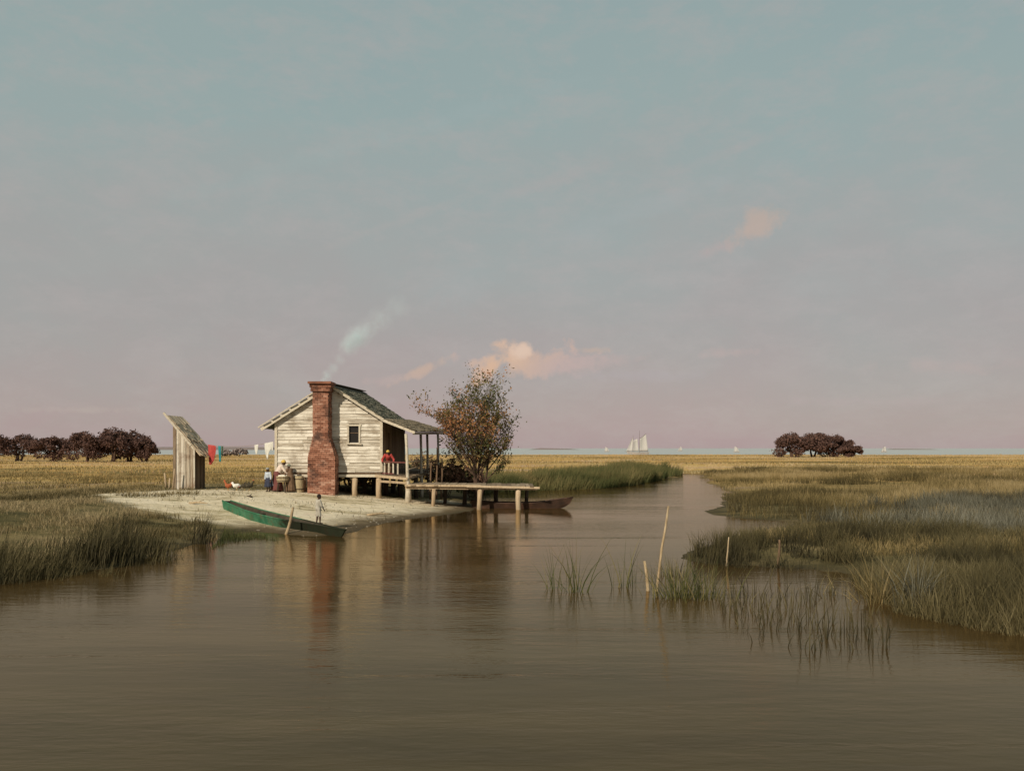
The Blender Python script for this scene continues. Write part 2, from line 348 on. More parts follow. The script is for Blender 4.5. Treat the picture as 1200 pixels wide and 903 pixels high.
for a in [(622,424,82,24,.95,pk,.05),(612,424,58,24,.95,pe,.15),(592,419,40,24,1,srgb(213,178,152),.25),(578,431,26,16,1,srgb(216,176,146),.6),(612,410,24,12,1,srgb(222,192,170),.1),(660,428,50,16,.6,pk),(492,436,34,8,.65,pe,.45),(455,445,38,7,.45,pk,.1),(695,410,24,5,.4,pe),
          (640,215,130,10,.25,srgb(178,168,164),.3),(450,265,150,9,.25,srgb(180,170,164),.35),(860,175,120,9,.25,srgb(176,168,164),.4),(230,150,120,9,.22,srgb(176,170,166),.3),(700,425,60,10,.45,pk,.1),(420,470,90,8,.3,srgb(180,164,166)),(1000,470,130,9,.3,srgb(182,164,164)),(878,270,36,24,.5,pe,.5),(845,290,26,10,.4,pk,.3),(860,413,34,8,.5,pk,.1),(740,250,150,14,.3,srgb(166,172,170),.35),(350,190,170,16,.3,srgb(160,172,168),.3),(560,130,160,14,.3,srgb(160,174,172),.3),(545,330,60,30,.25,srgb(160,170,168)),(760,440,120,9,.35,srgb(174,164,166)),(300,440,90,12,.3,srgb(176,166,160)),(980,330,120,24,.25,srgb(168,170,166)),(150,300,110,30,.25,srgb(166,168,162)),(90,480,60,5,.3,srgb(190,176,166)),(1130,430,90,12,.3,pk)]:
    skc = cloud(skc, *a)
skn = mixc(nt, 1.0, sky.outputs[0], (.1, .1, .1), 'MULTIPLY')
nt.links.new(mixc(nt, .08, skc, skn), bg.inputs[0]); bg.inputs[1].default_value = 1.0
scene.view_settings.view_transform = 'Standard'; scene.view_settings.look = 'None'; scene.view_settings.exposure = 0; scene.view_settings.gamma = 1
scene.cycles.max_bounces = 8; scene.cycles.volume_bounces = 1; scene.cycles.use_denoising = True

# ------------------------------------------------------------------ ground sheet
def axis(a, b, step, far, g=1.12):
    c = list(np.arange(a, b+1e-6, step)); s = step; lo = [a]; hi = [c[-1]]
    while hi[-1] < far[1]: s *= g; hi.append(hi[-1]+s)
    s = step
    while lo[-1] > far[0]: s *= g; lo.append(lo[-1]-s)
    return np.array(lo[:0:-1]+c+hi[1:])
gx = axis(-34, 34, .4, (-30000, 30000)); gy = axis(6, 72, .4, (-400, 420), 1.07)
gy = np.concatenate([gy, [470, 600, 1200, 4000, 12000, 40000]])
X, Y = np.meshgrid(gx, gy); Z = H(X.ravel(), Y.ravel()).reshape(X.shape)
SM = sandmask(X.ravel(), Y.ravel())
Z = Z + (.05*(fbm(X*1.6, Y*1.6, 77, 2)-.5)*np.clip(Z*4, 0, 1))*(Y < 300)
V = np.column_stack([X.ravel(), Y.ravel(), Z.ravel()])
nx, ny = len(gx), len(gy); I = np.arange(nx*ny).reshape(ny, nx)
F = np.stack([I[:-1, :-1], I[:-1, 1:], I[1:, 1:], I[1:, :-1]], -1).reshape(-1, 4)
m, nt, out = new_mat('marsh_ground')
at = N(nt, 'ShaderNodeAttribute', attribute_name='sand'); geo = nt.nodes.new('ShaderNodeNewGeometry'); sp = nt.nodes.new('ShaderNodeSeparateXYZ'); nt.links.new(geo.outputs['Position'], sp.inputs[0])
pos = geo.outputs['Position']
def gm(s):
    mp = nt.nodes.new('ShaderNodeMapping'); mp.inputs['Scale'].default_value = s; nt.links.new(pos, mp.inputs[0]); return mp.outputs[0]
fld = ramp(nt, [(.30, (.10,.07,.03)), (.40, (.20,.15,.055)), (.47, (.40,.25,.09)), (.54, (.52,.35,.12)), (.61, (.44,.29,.19)), (.70, (.2,.19,.08))])
nt.links.new(noise(nt, gm((.025, .045, 1)), 1.0, 9, .72), fld.inputs[0])
near = ramp(nt, [(.28, (.03,.028,.012)), (.45, (.09,.075,.03)), (.6, (.19,.145,.065)), (.78, (.30,.22,.115))])
nt.links.new(noise(nt, gm((.25, .5, 1)), 1.2, 8, .66), near.inputs[0])
fy = nt.nodes.new('ShaderNodeMapRange'); fy.inputs[1].default_value = 46; fy.inputs[2].default_value = 80; nt.links.new(sp.outputs[1], fy.inputs[0])
land = mixc(nt, fy.outputs[0], near.outputs[0], fld.outputs[0])
sr = ramp(nt, [(.34, (.19,.155,.08)), (.42, (.38,.31,.18)), (.48, (.60,.50,.34)), (.56, (.72,.62,.45)), (.66, (.58,.43,.32))])
nt.links.new(math_(nt, 'ADD', math_(nt, 'MULTIPLY', noise(nt, gm((.3, .7, 1)), 1.0, 9, .7, .6), .65), math_(nt, 'MULTIPLY', noise(nt, gm((1.6, 2.4, 1)), 1.0, 8, .75), .35)), sr.inputs[0])
wetz = nt.nodes.new('ShaderNodeMapRange'); wetz.inputs[1].default_value = .05; wetz.inputs[2].default_value = .22; nt.links.new(math_(nt, 'ADD', sp.outputs[2], math_(nt, 'MULTIPLY', math_(nt, 'SUBTRACT', noise(nt, gm((.8, .8, 1)), 1.0, 6, .7), .5), .3)), wetz.inputs[0])
sandc = mixc(nt, wetz.outputs[0], (.16,.115,.065), sr.outputs[0])
land = mixc(nt, at.outputs['Fac'], land, sandc)
mud = nt.nodes.new('ShaderNodeMapRange'); mud.inputs[1].default_value = -.05; mud.inputs[2].default_value = .13; nt.links.new(sp.outputs[2], mud.inputs[0])
land = mixc(nt, mud.outputs[0], (.05,.038,.022), land)
b = nt.nodes.new('ShaderNodeBsdfPrincipled'); nt.links.new(land, b.inputs['Base Color']); b.inputs['Roughness'].default_value = .95; b.inputs['Specular IOR Level'].default_value = .1
bn = N(nt, 'ShaderNodeBump', Strength=1.0, Distance=.12); nt.links.new(noise(nt, gm((1, 1, 1)), 3.5, 7, .7), bn.inputs['Height']); nt.links.new(bn.outputs[0], b.inputs['Normal'])
nt.links.new(b.outputs[0], out.inputs[0])
fc = SM[F].mean(1); isand = fc > .5
for nm, sel in (('ground', ~isand), ('sand', isand)):
    fs = F[sel]; used = np.unique(fs); mp_ = np.full(len(V), -1); mp_[used] = np.arange(len(used))
    g = np_mesh(nm, V[used], mp_[fs], 4, m, None, True)
    a_ = g.data.attributes.new('sand', 'FLOAT', 'POINT'); a_.data.foreach_set('value', SM[used].astype(np.float32))
    g['kind'] = 'structure'

# ------------------------------------------------------------------ water
m, nt, out = new_mat('creek_water')
geo = nt.nodes.new('ShaderNodeNewGeometry')
def wm(s, r=0):
    mp = nt.nodes.new('ShaderNodeMapping'); mp.inputs['Scale'].default_value = s; mp.inputs['Rotation'].default_value = (0, 0, r); nt.links.new(geo.outputs['Position'], mp.inputs[0]); return mp.outputs[0]
b = nt.nodes.new('ShaderNodeBsdfDiffuse'); gl = nt.nodes.new('ShaderNodeBsdfGlossy'); gl.inputs['Color'].default_value = (.93,.80,.60,1); fr = N(nt, 'ShaderNodeFresnel', IOR=1.33)
wc = ramp(nt, [(.3, (.034,.021,.008)), (.5, (.054,.035,.014)), (.7, (.08,.053,.024))]); nt.links.new(noise(nt, wm((.12, .5, 1)), 1, 6, .65), wc.inputs[0])
nt.links.new(wc.outputs[0], b.inputs['Color'])
rr = nt.nodes.new('ShaderNodeMapRange'); rr.inputs[1].default_value = .35; rr.inputs[2].default_value = .75; rr.inputs[3].default_value = .035; rr.inputs[4].default_value = .16
nt.links.new(noise(nt, wm((.06, .45, 1), .05), 1, 5, .6), rr.inputs[0]); nt.links.new(rr.outputs[0], gl.inputs['Roughness'])
wv = math_(nt, 'ADD', noise(nt, wm((1.2, 4.2, 1), .08), 1, 4, .55), math_(nt, 'MULTIPLY', noise(nt, wm((5, 14, 1), -.1), 1, 3, .5), .25))
wp = nt.nodes.new('ShaderNodeMapRange'); wp.inputs[1].default_value = .38; wp.inputs[2].default_value = .66; wp.inputs[3].default_value = .07; wp.inputs[4].default_value = .34
nt.links.new(noise(nt, wm((.05, .22, 1), .06), 1, 6, .66, .5), wp.inputs[0])
st = nt.nodes.new('ShaderNodeMapRange'); st.inputs[1].default_value = .60; st.inputs[2].default_value = .70; st.inputs[4].default_value = .45
nt.links.new(noise(nt, wm((.035, 1.1, 1), .02), 1, 4, .55, .4), st.inputs[0])
wps = math_(nt, 'ADD', wp.outputs[0], st.outputs[0])
bn = N(nt, 'ShaderNodeBump', Distance=.05); nt.links.new(wps, bn.inputs['Strength']); nt.links.new(wv, bn.inputs['Height'])
for q in (gl, fr): nt.links.new(bn.outputs[0], q.inputs['Normal'])
mx = nt.nodes.new('ShaderNodeMixShader'); nt.links.new(fr.outputs[0], mx.inputs[0]); nt.links.new(b.outputs[0], mx.inputs[1]); nt.links.new(gl.outputs[0], mx.inputs[2])
nt.links.new(mx.outputs[0], out.inputs[0])
mb = MB(); mb.add([(-450,-390,0),(450,-390,0),(450,340,0),(-450,340,0)], [(0,1,2,3)]); o = mb.build('water', m); o['kind'] = 'structure'
m, nt, out = new_mat('sea_water'); b = nt.nodes.new('ShaderNodeBsdfPrincipled')
sc_ = ramp(nt, [(.3, (.34,.355,.345)), (.7, (.44,.45,.435))]); tcn = coords(nt, (.0012, .004, 1)); nt.links.new(noise(nt, tcn, 1, 6), sc_.inputs[0]); nt.links.new(sc_.outputs[0], b.inputs['Base Color'])
b.inputs['Roughness'].default_value = .7; b.inputs['Specular IOR Level'].default_value = .1; nt.links.new(b.outputs[0], out.inputs[0])
mb = MB(); mb.add([(-30000,345,0),(30000,345,0),(30000,40000,0),(-30000,40000,0)], [(0,1,2,3)]); o = mb.build('sea', m); o['kind'] = 'structure'

# ------------------------------------------------------------------ roofs, walls
def lerp(a, b, t): return a+(b-a)*t
def slab_roof(mb, A, B, Cc, D, rows, cols, th=.035, over=1.5, jit=.03, tr=(0, 1)):
    """A-B the upper edge, D-C the lower edge; courses of separate shingles over a solid slab"""
    A, B, Cc, D = map(Vector, (A, B, Cc, D)); n = (B-A).cross(D-A).normalized()
    if n.z < 0: n = -n
    def at(u, v): return lerp(lerp(A, B, u), lerp(D, Cc, u), v)
    for i in range(6):
        for j in range(6):
            q = [at((i+a)/6, (j+b_)/6) for a, b_ in ((0,0),(1,0),(1,1),(0,1))]
            mb.hexa([p-n*.05 for p in q], [p for p in q], .25)
    for r in range(rows):
        for c in range(cols):
            off = .5*(r % 2)
            u0 = (c-off)/cols+random.uniform(0, .12)/cols; u1 = (c+1-off)/cols-random.uniform(0, .12)/cols
            u0, u1 = max(u0, -.012), min(u1, 1.012)
            if u1 <= u0: continue
            v0 = max(r/rows-.1/rows, 0); v1 = min((r+over)/rows+random.uniform(-.3, .3)/rows, 1.02+random.uniform(0, .5)/rows)
            t0 = random.uniform(.004, .012); t1 = th+random.uniform(-.3, 1)*jit
            q = [at(u0, v0)+n*t0, at(u1, v0)+n*t0, at(u1, v1)+n*t1, at(u0, v1)+n*t1]
            mb.hexa(q, [p+n*.018 for p in q], random.uniform(*tr))
def brick_block(mb, core, prof, y0, depthf, course=.085):
    """prof(z)->(x0,x1); front face at y0, depth depthf(z)"""
    pass

HX0, HX1, HY0, HY1 = -12.0, -6.65, 43.5, 52.5
FZ, EZ, RX, RZ = 1.78, 4.47, -9.25, 6.13
house = thing('wooden_shack', (-9.3, 46, h1(-9.3, 46)), 'weathered whitewashed clapboard shack on short piers with a brick chimney and open porch', 'house')
def rel(o):                       # keep world placement under the house Empty
    o.matrix_parent_inverse = Matrix.Translation(-house.location); return o
def hb(mb, name, mat, parent=None, **k): return rel2(mb.build(name, mat, parent or house, **k), parent or house)
def wloc(o):
    l = Vector(o.location)
    while o.parent is not None:
        o = o.parent; l += o.location
    return l
def rel2(o, p):
    o.matrix_parent_inverse = Matrix.Identity(4)
    # vertices are in world space: shift them into the parent's space
    l = wloc(p); o.data.transform(Matrix.Translation(-l)); return o
def gable_z(x):
    return RZ-(RX-x)*(RZ-EZ)/(RX-HX0) if x < RX else RZ-(x-RX)*(RZ-EZ)/(HX1-RX)
def gable_span(z):
    if z <= EZ: return HX0, HX1
    t = (z-EZ)/(RZ-EZ); return HX0+(RX-HX0)*t, HX1+(RX-HX1)*t
WX0, WX1, WZ0, WZ1 = -8.30, -7.80, 3.27, 4.12        # window opening
def clap(mb, y, sgn, hole=True):
    z = FZ; cz = .165
    while z < RZ-.08:
        x0, x1 = gable_span(z+cz*.9); hgt = min(cz*1.12, RZ-z)
        segs = [(x0, x1)]
        if hole and z+cz > WZ0 and z < WZ1: segs = [(x0, WX0), (WX1, x1)]
        for a, b_ in segs:
            cuts = [a]; 
            while cuts[-1] < b_-2.2: cuts.append(cuts[-1]+random.uniform(1.1, 2.4))
            cuts.append(b_)
            for p, q in zip(cuts[:-1], cuts[1:]):
                d = random.uniform(-.012, .012); dz = random.uniform(-.012, .012); dz2 = dz+random.uniform(-.015, .015)
                lo = [(p+.004, y-sgn*.0, z+dz), (q-.004, y-sgn*.0, z+dz2), (q-.004, y+sgn*(.045+d), z+dz2), (p+.004, y+sgn*(.045+d), z+dz)]
                hi = [(p+.004, y-sgn*.0, z+hgt), (q-.004, y-sgn*.0, z+hgt), (q-.004, y+sgn*.012, z+hgt), (p+.004, y+sgn*.012, z+hgt)]
                mb.hexa(lo, hi)
        z += cz
mb = MB(); clap(mb, HY0, -1); gw = hb(mb, 'gable_wall', M['whitewash'])
mb = MB()
def gable_panel(mb, y, t):
    ys = (y, y+t)
    for (xa, xb) in ((HX0+.02, WX0), (WX1, HX1-.02)):
        xs = [xa] + ([RX] if xa < RX < xb else []) + [xb]
        for a, b_ in zip(xs[:-1], xs[1:]):
            mb.hexa([(a, ys[0], FZ), (b_, ys[0], FZ), (b_, ys[1], FZ), (a, ys[1], FZ)], [(a, ys[0], gable_z(a)-.03), (b_, ys[0], gable_z(b_)-.03), (b_, ys[1], gable_z(b_)-.03), (a, ys[1], gable_z(a)-.03)])
    mb.hexa([(WX0, ys[0], FZ), (WX1, ys[0], FZ), (WX1, ys[1], FZ), (WX0, ys[1], FZ)], [(WX0, ys[0], WZ0), (WX1, ys[0], WZ0), (WX1, ys[1], WZ0), (WX0, ys[1], WZ0)])
    mb.hexa([(WX0, ys[0], WZ1), (WX1, ys[0], WZ1), (WX1, ys[1], WZ1), (WX0, ys[1], WZ1)], [(WX0, ys[0], gable_z(WX0)-.03), (WX1, ys[0], gable_z(WX1)-.03), (WX1, ys[1], gable_z(WX1)-.03), (WX0, ys[1], gable_z(WX0)-.03)])
gable_panel(mb, HY0+.005, .05); hb(mb, 'wall_lining', M['dark_plank'])
mb = MB(); clap(mb, HY1, 1, False); hb(mb, 'rear_wall', M['whitewash'])
mb = MB(); z = FZ
while z < EZ-.05:
    mb.hexa([(HX0-.045, HY0+.06, z), (HX0, HY0+.06, z), (HX0, HY1-.02, z), (HX0-.045, HY1-.02, z)], [(HX0-.012, HY0+.06, z+.18), (HX0, HY0+.06, z+.18), (HX0, HY1-.02, z+.18), (HX0-.012, HY1-.02, z+.18)]); z += .165
hb(mb, 'side_wall', M['whitewash'])
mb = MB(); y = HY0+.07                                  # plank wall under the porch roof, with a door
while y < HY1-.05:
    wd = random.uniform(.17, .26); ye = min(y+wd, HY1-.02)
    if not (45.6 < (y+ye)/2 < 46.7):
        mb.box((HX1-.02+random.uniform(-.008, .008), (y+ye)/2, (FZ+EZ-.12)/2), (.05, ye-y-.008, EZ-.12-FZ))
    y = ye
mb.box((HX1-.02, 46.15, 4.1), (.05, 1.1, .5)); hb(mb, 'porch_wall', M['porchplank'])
mb = MB()
for k in range(4): mb.box((HX1-.05, 45.78+k*.25, 2.82), (.04, .24, 2.04))
dr = hb(mb, 'door', M['dark_plank'])
mb = MB(); mb.box((HX1-.015, 46.5, 2.75), (.04, .04, .14)); hb(mb, 'handle', M['dark_post'], dr)
mb = MB()
for x in (HX0-.02, HX1+.0):
    for y in (HY0-.035, HY1+.035): mb = MB(); mb.box((x, y, (FZ+EZ)/2-.02), (.13, .07, EZ-FZ-.06)); hb(mb, 'corner_board', M['trim'])
# window
mb = MB(); y = HY0-.06
mb.box((WX0-.04, y, (WZ0+WZ1)/2), (.09, .05, WZ1-WZ0+.02)); mb.box((WX1+.04, y, (WZ0+WZ1)/2), (.09, .05, WZ1-WZ0+.02)); mb.box(((WX0+WX1)/2, y, WZ1+.055), (.74, .055, .09))
win = hb(mb, 'window_frame', M['trim'])
mb = MB(); mb.box(((WX0+WX1)/2+.02, y-.03, WZ0-.05), (.78, .13, .06), Matrix.Rotation(R(2), 3, 'Y')); hb(mb, 'sill', M['trim'], win)
mb = MB(); mb.box(((WX0+WX1)/2, HY0+.032, 3.78), (.5, .03, .03)); hb(mb, 'sash', M['dark_plank'], win)
m, nt, out = new_mat('window_dark_interior'); b = nt.nodes.new('ShaderNodeBsdfPrincipled'); b.inputs['Base Color'].default_value = (.012,.010,.008,1); b.inputs['Roughness'].default_value = .25; nt.links.new(b.outputs[0], out.inputs[0]); M['interior_dark'] = m  # near-black colour paints the unlit interior behind the window opening
mb = MB(); mb.box(((WX0+WX1)/2, HY0+.055, (WZ0+WZ1)/2), (.5, .008, WZ1-WZ0)); hb(mb, 'dark_sheet', M['interior_dark'], win)  # opaque dark sheet standing for the shade inside
# floor frame + joists
mb = MB(); mb.box(((HX0+HX1)/2, (HY0+HY1)/2, FZ-.06), (HX1-HX0, HY1-HY0-.02, .10)); hb(mb, 'floor_deck', M['dark_plank'])
mb = MB(); mb.box(((HX0+HX1)/2, HY0-.02, FZ-.18), (HX1-HX0+.2, .16, .13)); mb.box((HX1-.1, (HY0+HY1)/2, FZ-.2), (.16, HY1-HY0-.2, .16)); mb.box((HX0+.1, (HY0+HY1)/2, FZ-.2), (.16, HY1-HY0-.2, .16))
hb(mb, 'floor_beam', M['trim'])
for x in (-11.8, -10.7, -8.05, -6.85):
    for y in (43.6, 46.5, 49.5, 52.3):
        g = h1(x, y)-.3; xx = x+random.uniform(-.08, .08); mb = MB(); top = FZ-.25
        mb.tube([(xx, y, g), (xx+random.uniform(-.04, .04), y, (g+top)/2), (xx, y, top)], [.15, .135, .15], 8); hb(mb, 'pier', M['post'] if y < 44 else M['dark_post'], smooth=True)  # front row in paler wood, rows behind in the darker one
# roof
OV = HY0-.24; BK = HY1+.3
def rz(x, y): return None
mb = MB()
slab_roof(mb, (RX, OV, RZ+.10), (RX, BK, RZ+.36), (-12.72, BK, 4.1), (-12.66, OV, 4.02), 15, 34)
roof = hb(mb, 'roof', M['shingle'])
mb = MB(); slab_roof(mb, (RX, OV, RZ+.10), (RX, BK, RZ+.36), (HX1+.12, BK, EZ+.2), (HX1+.12, OV, EZ+.03), 13, 34); hb(mb, 'roof', M['shingle'])
mb = MB(); mb.beam((RX-.09, OV-.05, RZ+.15), (RX-.09, BK+.05, RZ+.41), .22, .035); mb.beam((RX+.10, OV-.03, RZ+.15), (RX+.1, BK+.1, RZ+.41), .22, .035); hb(mb, 'ridge_board', M['shingle'])
mb = MB(); mb.beam((RX, OV-.03, RZ+.03), (-12.72, OV-.03, 3.95), .05, .17); mb.beam((RX+.06, OV-.03, RZ+.03), (HX1+.12, OV-.03, EZ-.03), .05, .15)
mb.beam((RX-.2, OV-.06, RZ+.08), (-12.85, OV-.07, 4.04), .06, .06); hb(mb, 'rake_board', M['trim'])
# porch
mb = MB(); PA, PB, PC, PD_ = (HX1+.06, OV+.05, EZ+.05), (HX1-.2, 57.0, EZ+.42), (-4.25, 57.0, 4.12), (-4.86, 42.75, 3.86)
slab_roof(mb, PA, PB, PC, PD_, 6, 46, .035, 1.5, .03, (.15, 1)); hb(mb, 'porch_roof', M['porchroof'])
mb = MB(); mb.beam((HX1+.06, OV, EZ-.03), (-4.86, 42.72, 3.78), .05, .13); mb.beam((-4.95, 42.9, 3.74), (-4.4, 56.8, 4.0), .09, .12); hb(mb, 'porch_beam', M['trim'])
for (px, D) in ((478, 42.8), (494, 48.6), (501.5, 52.0), (514, 56.5)):
    x = (px-600)*D/1000; g = h1(x, D)-.2; f = (D-42.8)/14; mb = MB(); tz = 3.72+.28*f; dx = -.05 if D > 43 else -.1
    mb.tube([(x, D, g), (x+.03, D, (g+1.5)/2), (x-.02, D, 1.6), (x+dx*.5, D+.02, 2.8), (x+dx, D, tz)], [.17 if D < 43 else .1, .15 if D < 43 else .09, .085, .07, .075], 8); hb(mb, 'porch_post', M['trim'], smooth=True)
mb = MB(); y = 42.75
while y < 56.6:
    wd = random.uniform(.16, .24); mb.box(((HX1-5.1)/2+random.uniform(-.03, .03), y+wd/2, 1.60+random.uniform(-.012, .012)), (1.68, wd-.012, .05), Matrix.Rotation(R(2.5), 3, 'Y')); y += wd
hb(mb, 'porch_floor', M['deck'])
mb = MB(); mb.beam((HX1-.2, 42.72, 1.62), (-5.22, 42.66, 1.47), .07, .13); mb.beam((HX1-.1, 42.74, 1.36), (-5.26, 42.74, 1.26), .07, .11); mb.beam((-5.18, 42.8, 1.5), (-5.05, 56.5, 1.5), .08, .12); hb(mb, 'porch_beam', M['post'])
for (x, y) in ((-6.0, 46), (-5.2, 46.2), (-5.2, 54)):
    mb = MB(); mb.tube([(x, y, h1(x, y)-.2), (x, y, 1.5)], .12, 8); hb(mb, 'pier', M['dark_post'], smooth=True)
mb = MB(); mb.beam((HX1+.12, 42.95, 2.32), (-5.3, 42.9, 2.28), .06, .07); mb.beam((HX1+.12, 42.95, 1.74), (-5.95, 42.95, 1.72), .05, .06)
rl = hb(mb, 'railing', M['maroon'])
for x in (-6.42, -6.2, -5.98, -5.75): 
    mb = MB(); mb.box((x, 42.95, 1.99), (.075, .04, .6)); hb(mb, 'baluster', M['trim'], rl)
mb = MB(); mb.beam((-5.2, 43.1, 2.3), (-5.17, 52, 2.34), .06, .06); mb.beam((-5.2, 43.1, 1.95), (-5.17, 52, 1.98), .05, .05); hb(mb, 'side_rail', M['post'], rl)
# chimney: individual bricks round a mortar core
CX = -9.56; CY0 = 42.65
def prof(z):                         # half-width left, right, depth of the front face
    if z < 2.5: l, r, d = .66, .72, .0
    elif z < 3.55: t = (z-2.5)/1.05; l, r, d = .66-.24*t, .72-.34*t, .06*t
    elif z > 5.98: l, r, d = .56, .52, -.10
    elif z > 5.78: l, r, d = .50, .46, -.05
    else: l, r, d = .42, .38, .06
    return l, r, d
gz = h1(CX, CY0)-.25
mc, mbk = MB(), MB(); z = gz; cz = .098; row = 0
while z < 6.22:
    l, r, d = prof(z); y0 = CY0+d; y1 = HY0-.05 if z < 6 else HY0+.02
    jx = random.uniform(-.012, .012); x0, x1 = CX-l+jx, CX+r+jx
    mc.box(((x0+x1)/2, (y0+y1)/2+.006, z+cz/2), (x1-x0-.03, y1-y0-.03, cz+.004), t=.4)
    def run(p, q, axis_, fixed, out_):
        s = p - (.13 if row % 2 else 0)
        while s < q-.01:
            e = min(s+.26, q); a = max(s, p)
            if e-a > .05:
                o_ = random.uniform(-.006, .016); c_ = (a+e)/2; hgt = cz-.016
                if axis_ == 'x': mbk.box((c_, fixed+out_*(-.04+o_), z+cz/2+random.uniform(-.004, .004)), (e-a-.014, .1, hgt))
                else: mbk.box((fixed+out_*(-.04+o_), c_, z+cz/2+random.uniform(-.004, .004)), (.1, e-a-.014, hgt))
            s += .26
    run(x0, x1, 'x', y0, -1); run(y0+.07, y1, 'y', x0, -1); run(y0+.07, y1, 'y', x1, 1); 
    z += cz; row += 1
ch = hb(mbk, 'chimney', M['brick']); hb(mc, 'mortar_core', M['mortar'], ch)
mb = MB()
for (a, b_, c_, d_) in ((-.6, .56, 42.4, 42.56), (-.6, .56, 43.4, 43.56), (-.6, -.42, 42.56, 43.4), (.38, .56, 42.56, 43.4)): mb.box((CX+(a+b_)/2, (c_+d_)/2, 6.27), (b_-a, d_-c_, .11))
hb(mb, 'chimney_cap', M['brick'], ch)

# ------------------------------------------------------------------ outhouse
S0 = Vector((-18.0, 45.3, h1(-17.4, 45.3)))
shed = thing('outhouse', S0, 'tall narrow plank outhouse with a steep single-pitch board roof', 'shed')
def sb(mb, name, mat, parent=None, **k): return rel2(mb.build(name, mat, parent or shed, **k), parent or shed)
sz = S0.z; SX0, SX1, SY0, SY1 = -18.0, -16.82, 45.3, 46.7
stop = lambda x: sz+3.62-(x-SX0)*1.22
mb = MB(); x = SX0
while x < SX1-.02:
    wd = random.uniform(.1, .21); xe = min(x+wd, SX1); yo = random.uniform(-.03, .02); lo = sz-.05+random.uniform(-.04, .08); lo = sz-.15 if x == SX0 else lo
    mb.hexa([(x+.016, SY0+yo, lo), (xe-.01, SY0+yo, lo), (xe-.01, SY0+.05, lo), (x+.016, SY0+.05, lo)], [(x+.01, SY0+yo, stop(x)), (xe-.016, SY0+yo, stop(xe)), (xe-.016, SY0+.05, stop(xe)), (x+.01, SY0+.05, stop(x))]); x = xe
sb(mb, 'front_wall', M['plank'])
mb = MB(); mb.hexa([(SX0+.02, SY0+.06, sz-.1), (SX1-.05, SY0+.06, sz-.1), (SX1-.05, SY0+.09, sz-.1), (SX0+.02, SY0+.09, sz-.1)], [(SX0+.02, SY0+.06, stop(SX0)-.05), (SX1-.05, SY0+.06, stop(SX1)-.05), (SX1-.05, SY0+.09, stop(SX1)-.05), (SX0+.02, SY0+.09, stop(SX0)-.05)]); sb(mb, 'wall_lining', M['dark_plank'])
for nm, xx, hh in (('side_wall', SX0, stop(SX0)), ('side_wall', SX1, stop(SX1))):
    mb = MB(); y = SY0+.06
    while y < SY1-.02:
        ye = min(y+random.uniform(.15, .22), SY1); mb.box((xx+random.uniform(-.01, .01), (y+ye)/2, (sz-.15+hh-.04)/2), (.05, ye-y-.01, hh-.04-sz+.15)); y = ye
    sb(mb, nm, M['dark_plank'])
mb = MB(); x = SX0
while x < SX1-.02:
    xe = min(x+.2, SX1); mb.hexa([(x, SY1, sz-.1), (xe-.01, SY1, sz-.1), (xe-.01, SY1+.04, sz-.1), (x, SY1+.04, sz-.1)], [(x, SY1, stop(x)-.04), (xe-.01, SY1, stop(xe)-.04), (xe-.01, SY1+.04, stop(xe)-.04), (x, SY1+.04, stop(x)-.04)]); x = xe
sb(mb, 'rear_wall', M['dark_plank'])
mb = MB(); A = Vector((SX0-.18, 0, stop(SX0-.18)+.07)); B = Vector((SX1+.42, 0, stop(SX1+.36)+.07))
slab_roof(mb, (A.x, SY0-.35, A.z), (A.x, SY1+.3, A.z), (B.x, SY1+.3, B.z), (B.x, SY0-.35, B.z), 7, 12, .04, 1.7, .05, (.2, .8)); sb(mb, 'roof', M['strawroof'])
mb = MB(); mb.beam((A.x-.16, SY0-.39, A.z+.14), (B.x-.5, SY0-.39, B.z+.53), .05, .11); mb.beam((A.x, SY0-.36, A.z-.08), (B.x-.3, SY0-.36, B.z+.26), .05, .09); sb(mb, 'rake_board', M['trim'])
# leaning stakes beside the outhouse
for (px, pb, hh, lean, lab) in ((195, 571, .8, -.10, 'short weathered stake leftmost beside the outhouse wall'), (198.5, 572, .55, .02, 'stubby dark stake second from left beside the outhouse'), (202.5, 573.5, 1.1, .1, 'longer stake leaning against the left corner of the outhouse')):
    g = G(px, pb); mb = MB(); mb.tube([g+Vector((0, 0, -.1)), g+Vector((lean*.5, 0, hh*.5)), g+Vector((lean, 0, hh))], [.06, .05, .04], 7)
    tag(mb.build('stake', M['post'], smooth=True, origin=tuple(g)), lab, 'stake', 'stakes beside the outhouse')

# ------------------------------------------------------------------ dock
dk = thing('dock', (-1.9, 43, 0), 'grey plank dock on crooked posts running from the porch out over the creek', 'dock')
def db(mb, name, mat, parent=None, **k): return rel2(mb.build(name, mat, parent or dk, **k), parent or dk)
mb = MB(); x = -5.15
while x < 1.05:
    wd = random.uniform(.17, .27); l0 = random.uniform(-.14, .1); l1 = random.uniform(-.1, .15); z = 1.2-.012*(x+5)+random.uniform(-.012, .012)
    mb.box((x+wd/2, 43.0+(l0+l1)/2, z), (wd-.014, 3.0+l1-l0, .06), Matrix.Rotation(random.uniform(-.02, .02), 3, 'Z')); x += wd
db(mb, 'deck', M['deck'])
mb = MB(); mb.beam((-5.2, 41.62, 1.1), (1.25, 41.62, 1.03), .12, .15); mb.beam((-5.1, 44.3, 1.1), (1.0, 44.3, 1.03), .12, .15); mb.beam((-5.2, 41.44, 1.2), (-1.5, 41.44, 1.17), .05, .1); mb.beam((-2.2, 41.40, 1.16), (1.35, 41.42, 1.08), .06, .1); db(mb, 'beam', M['post'])
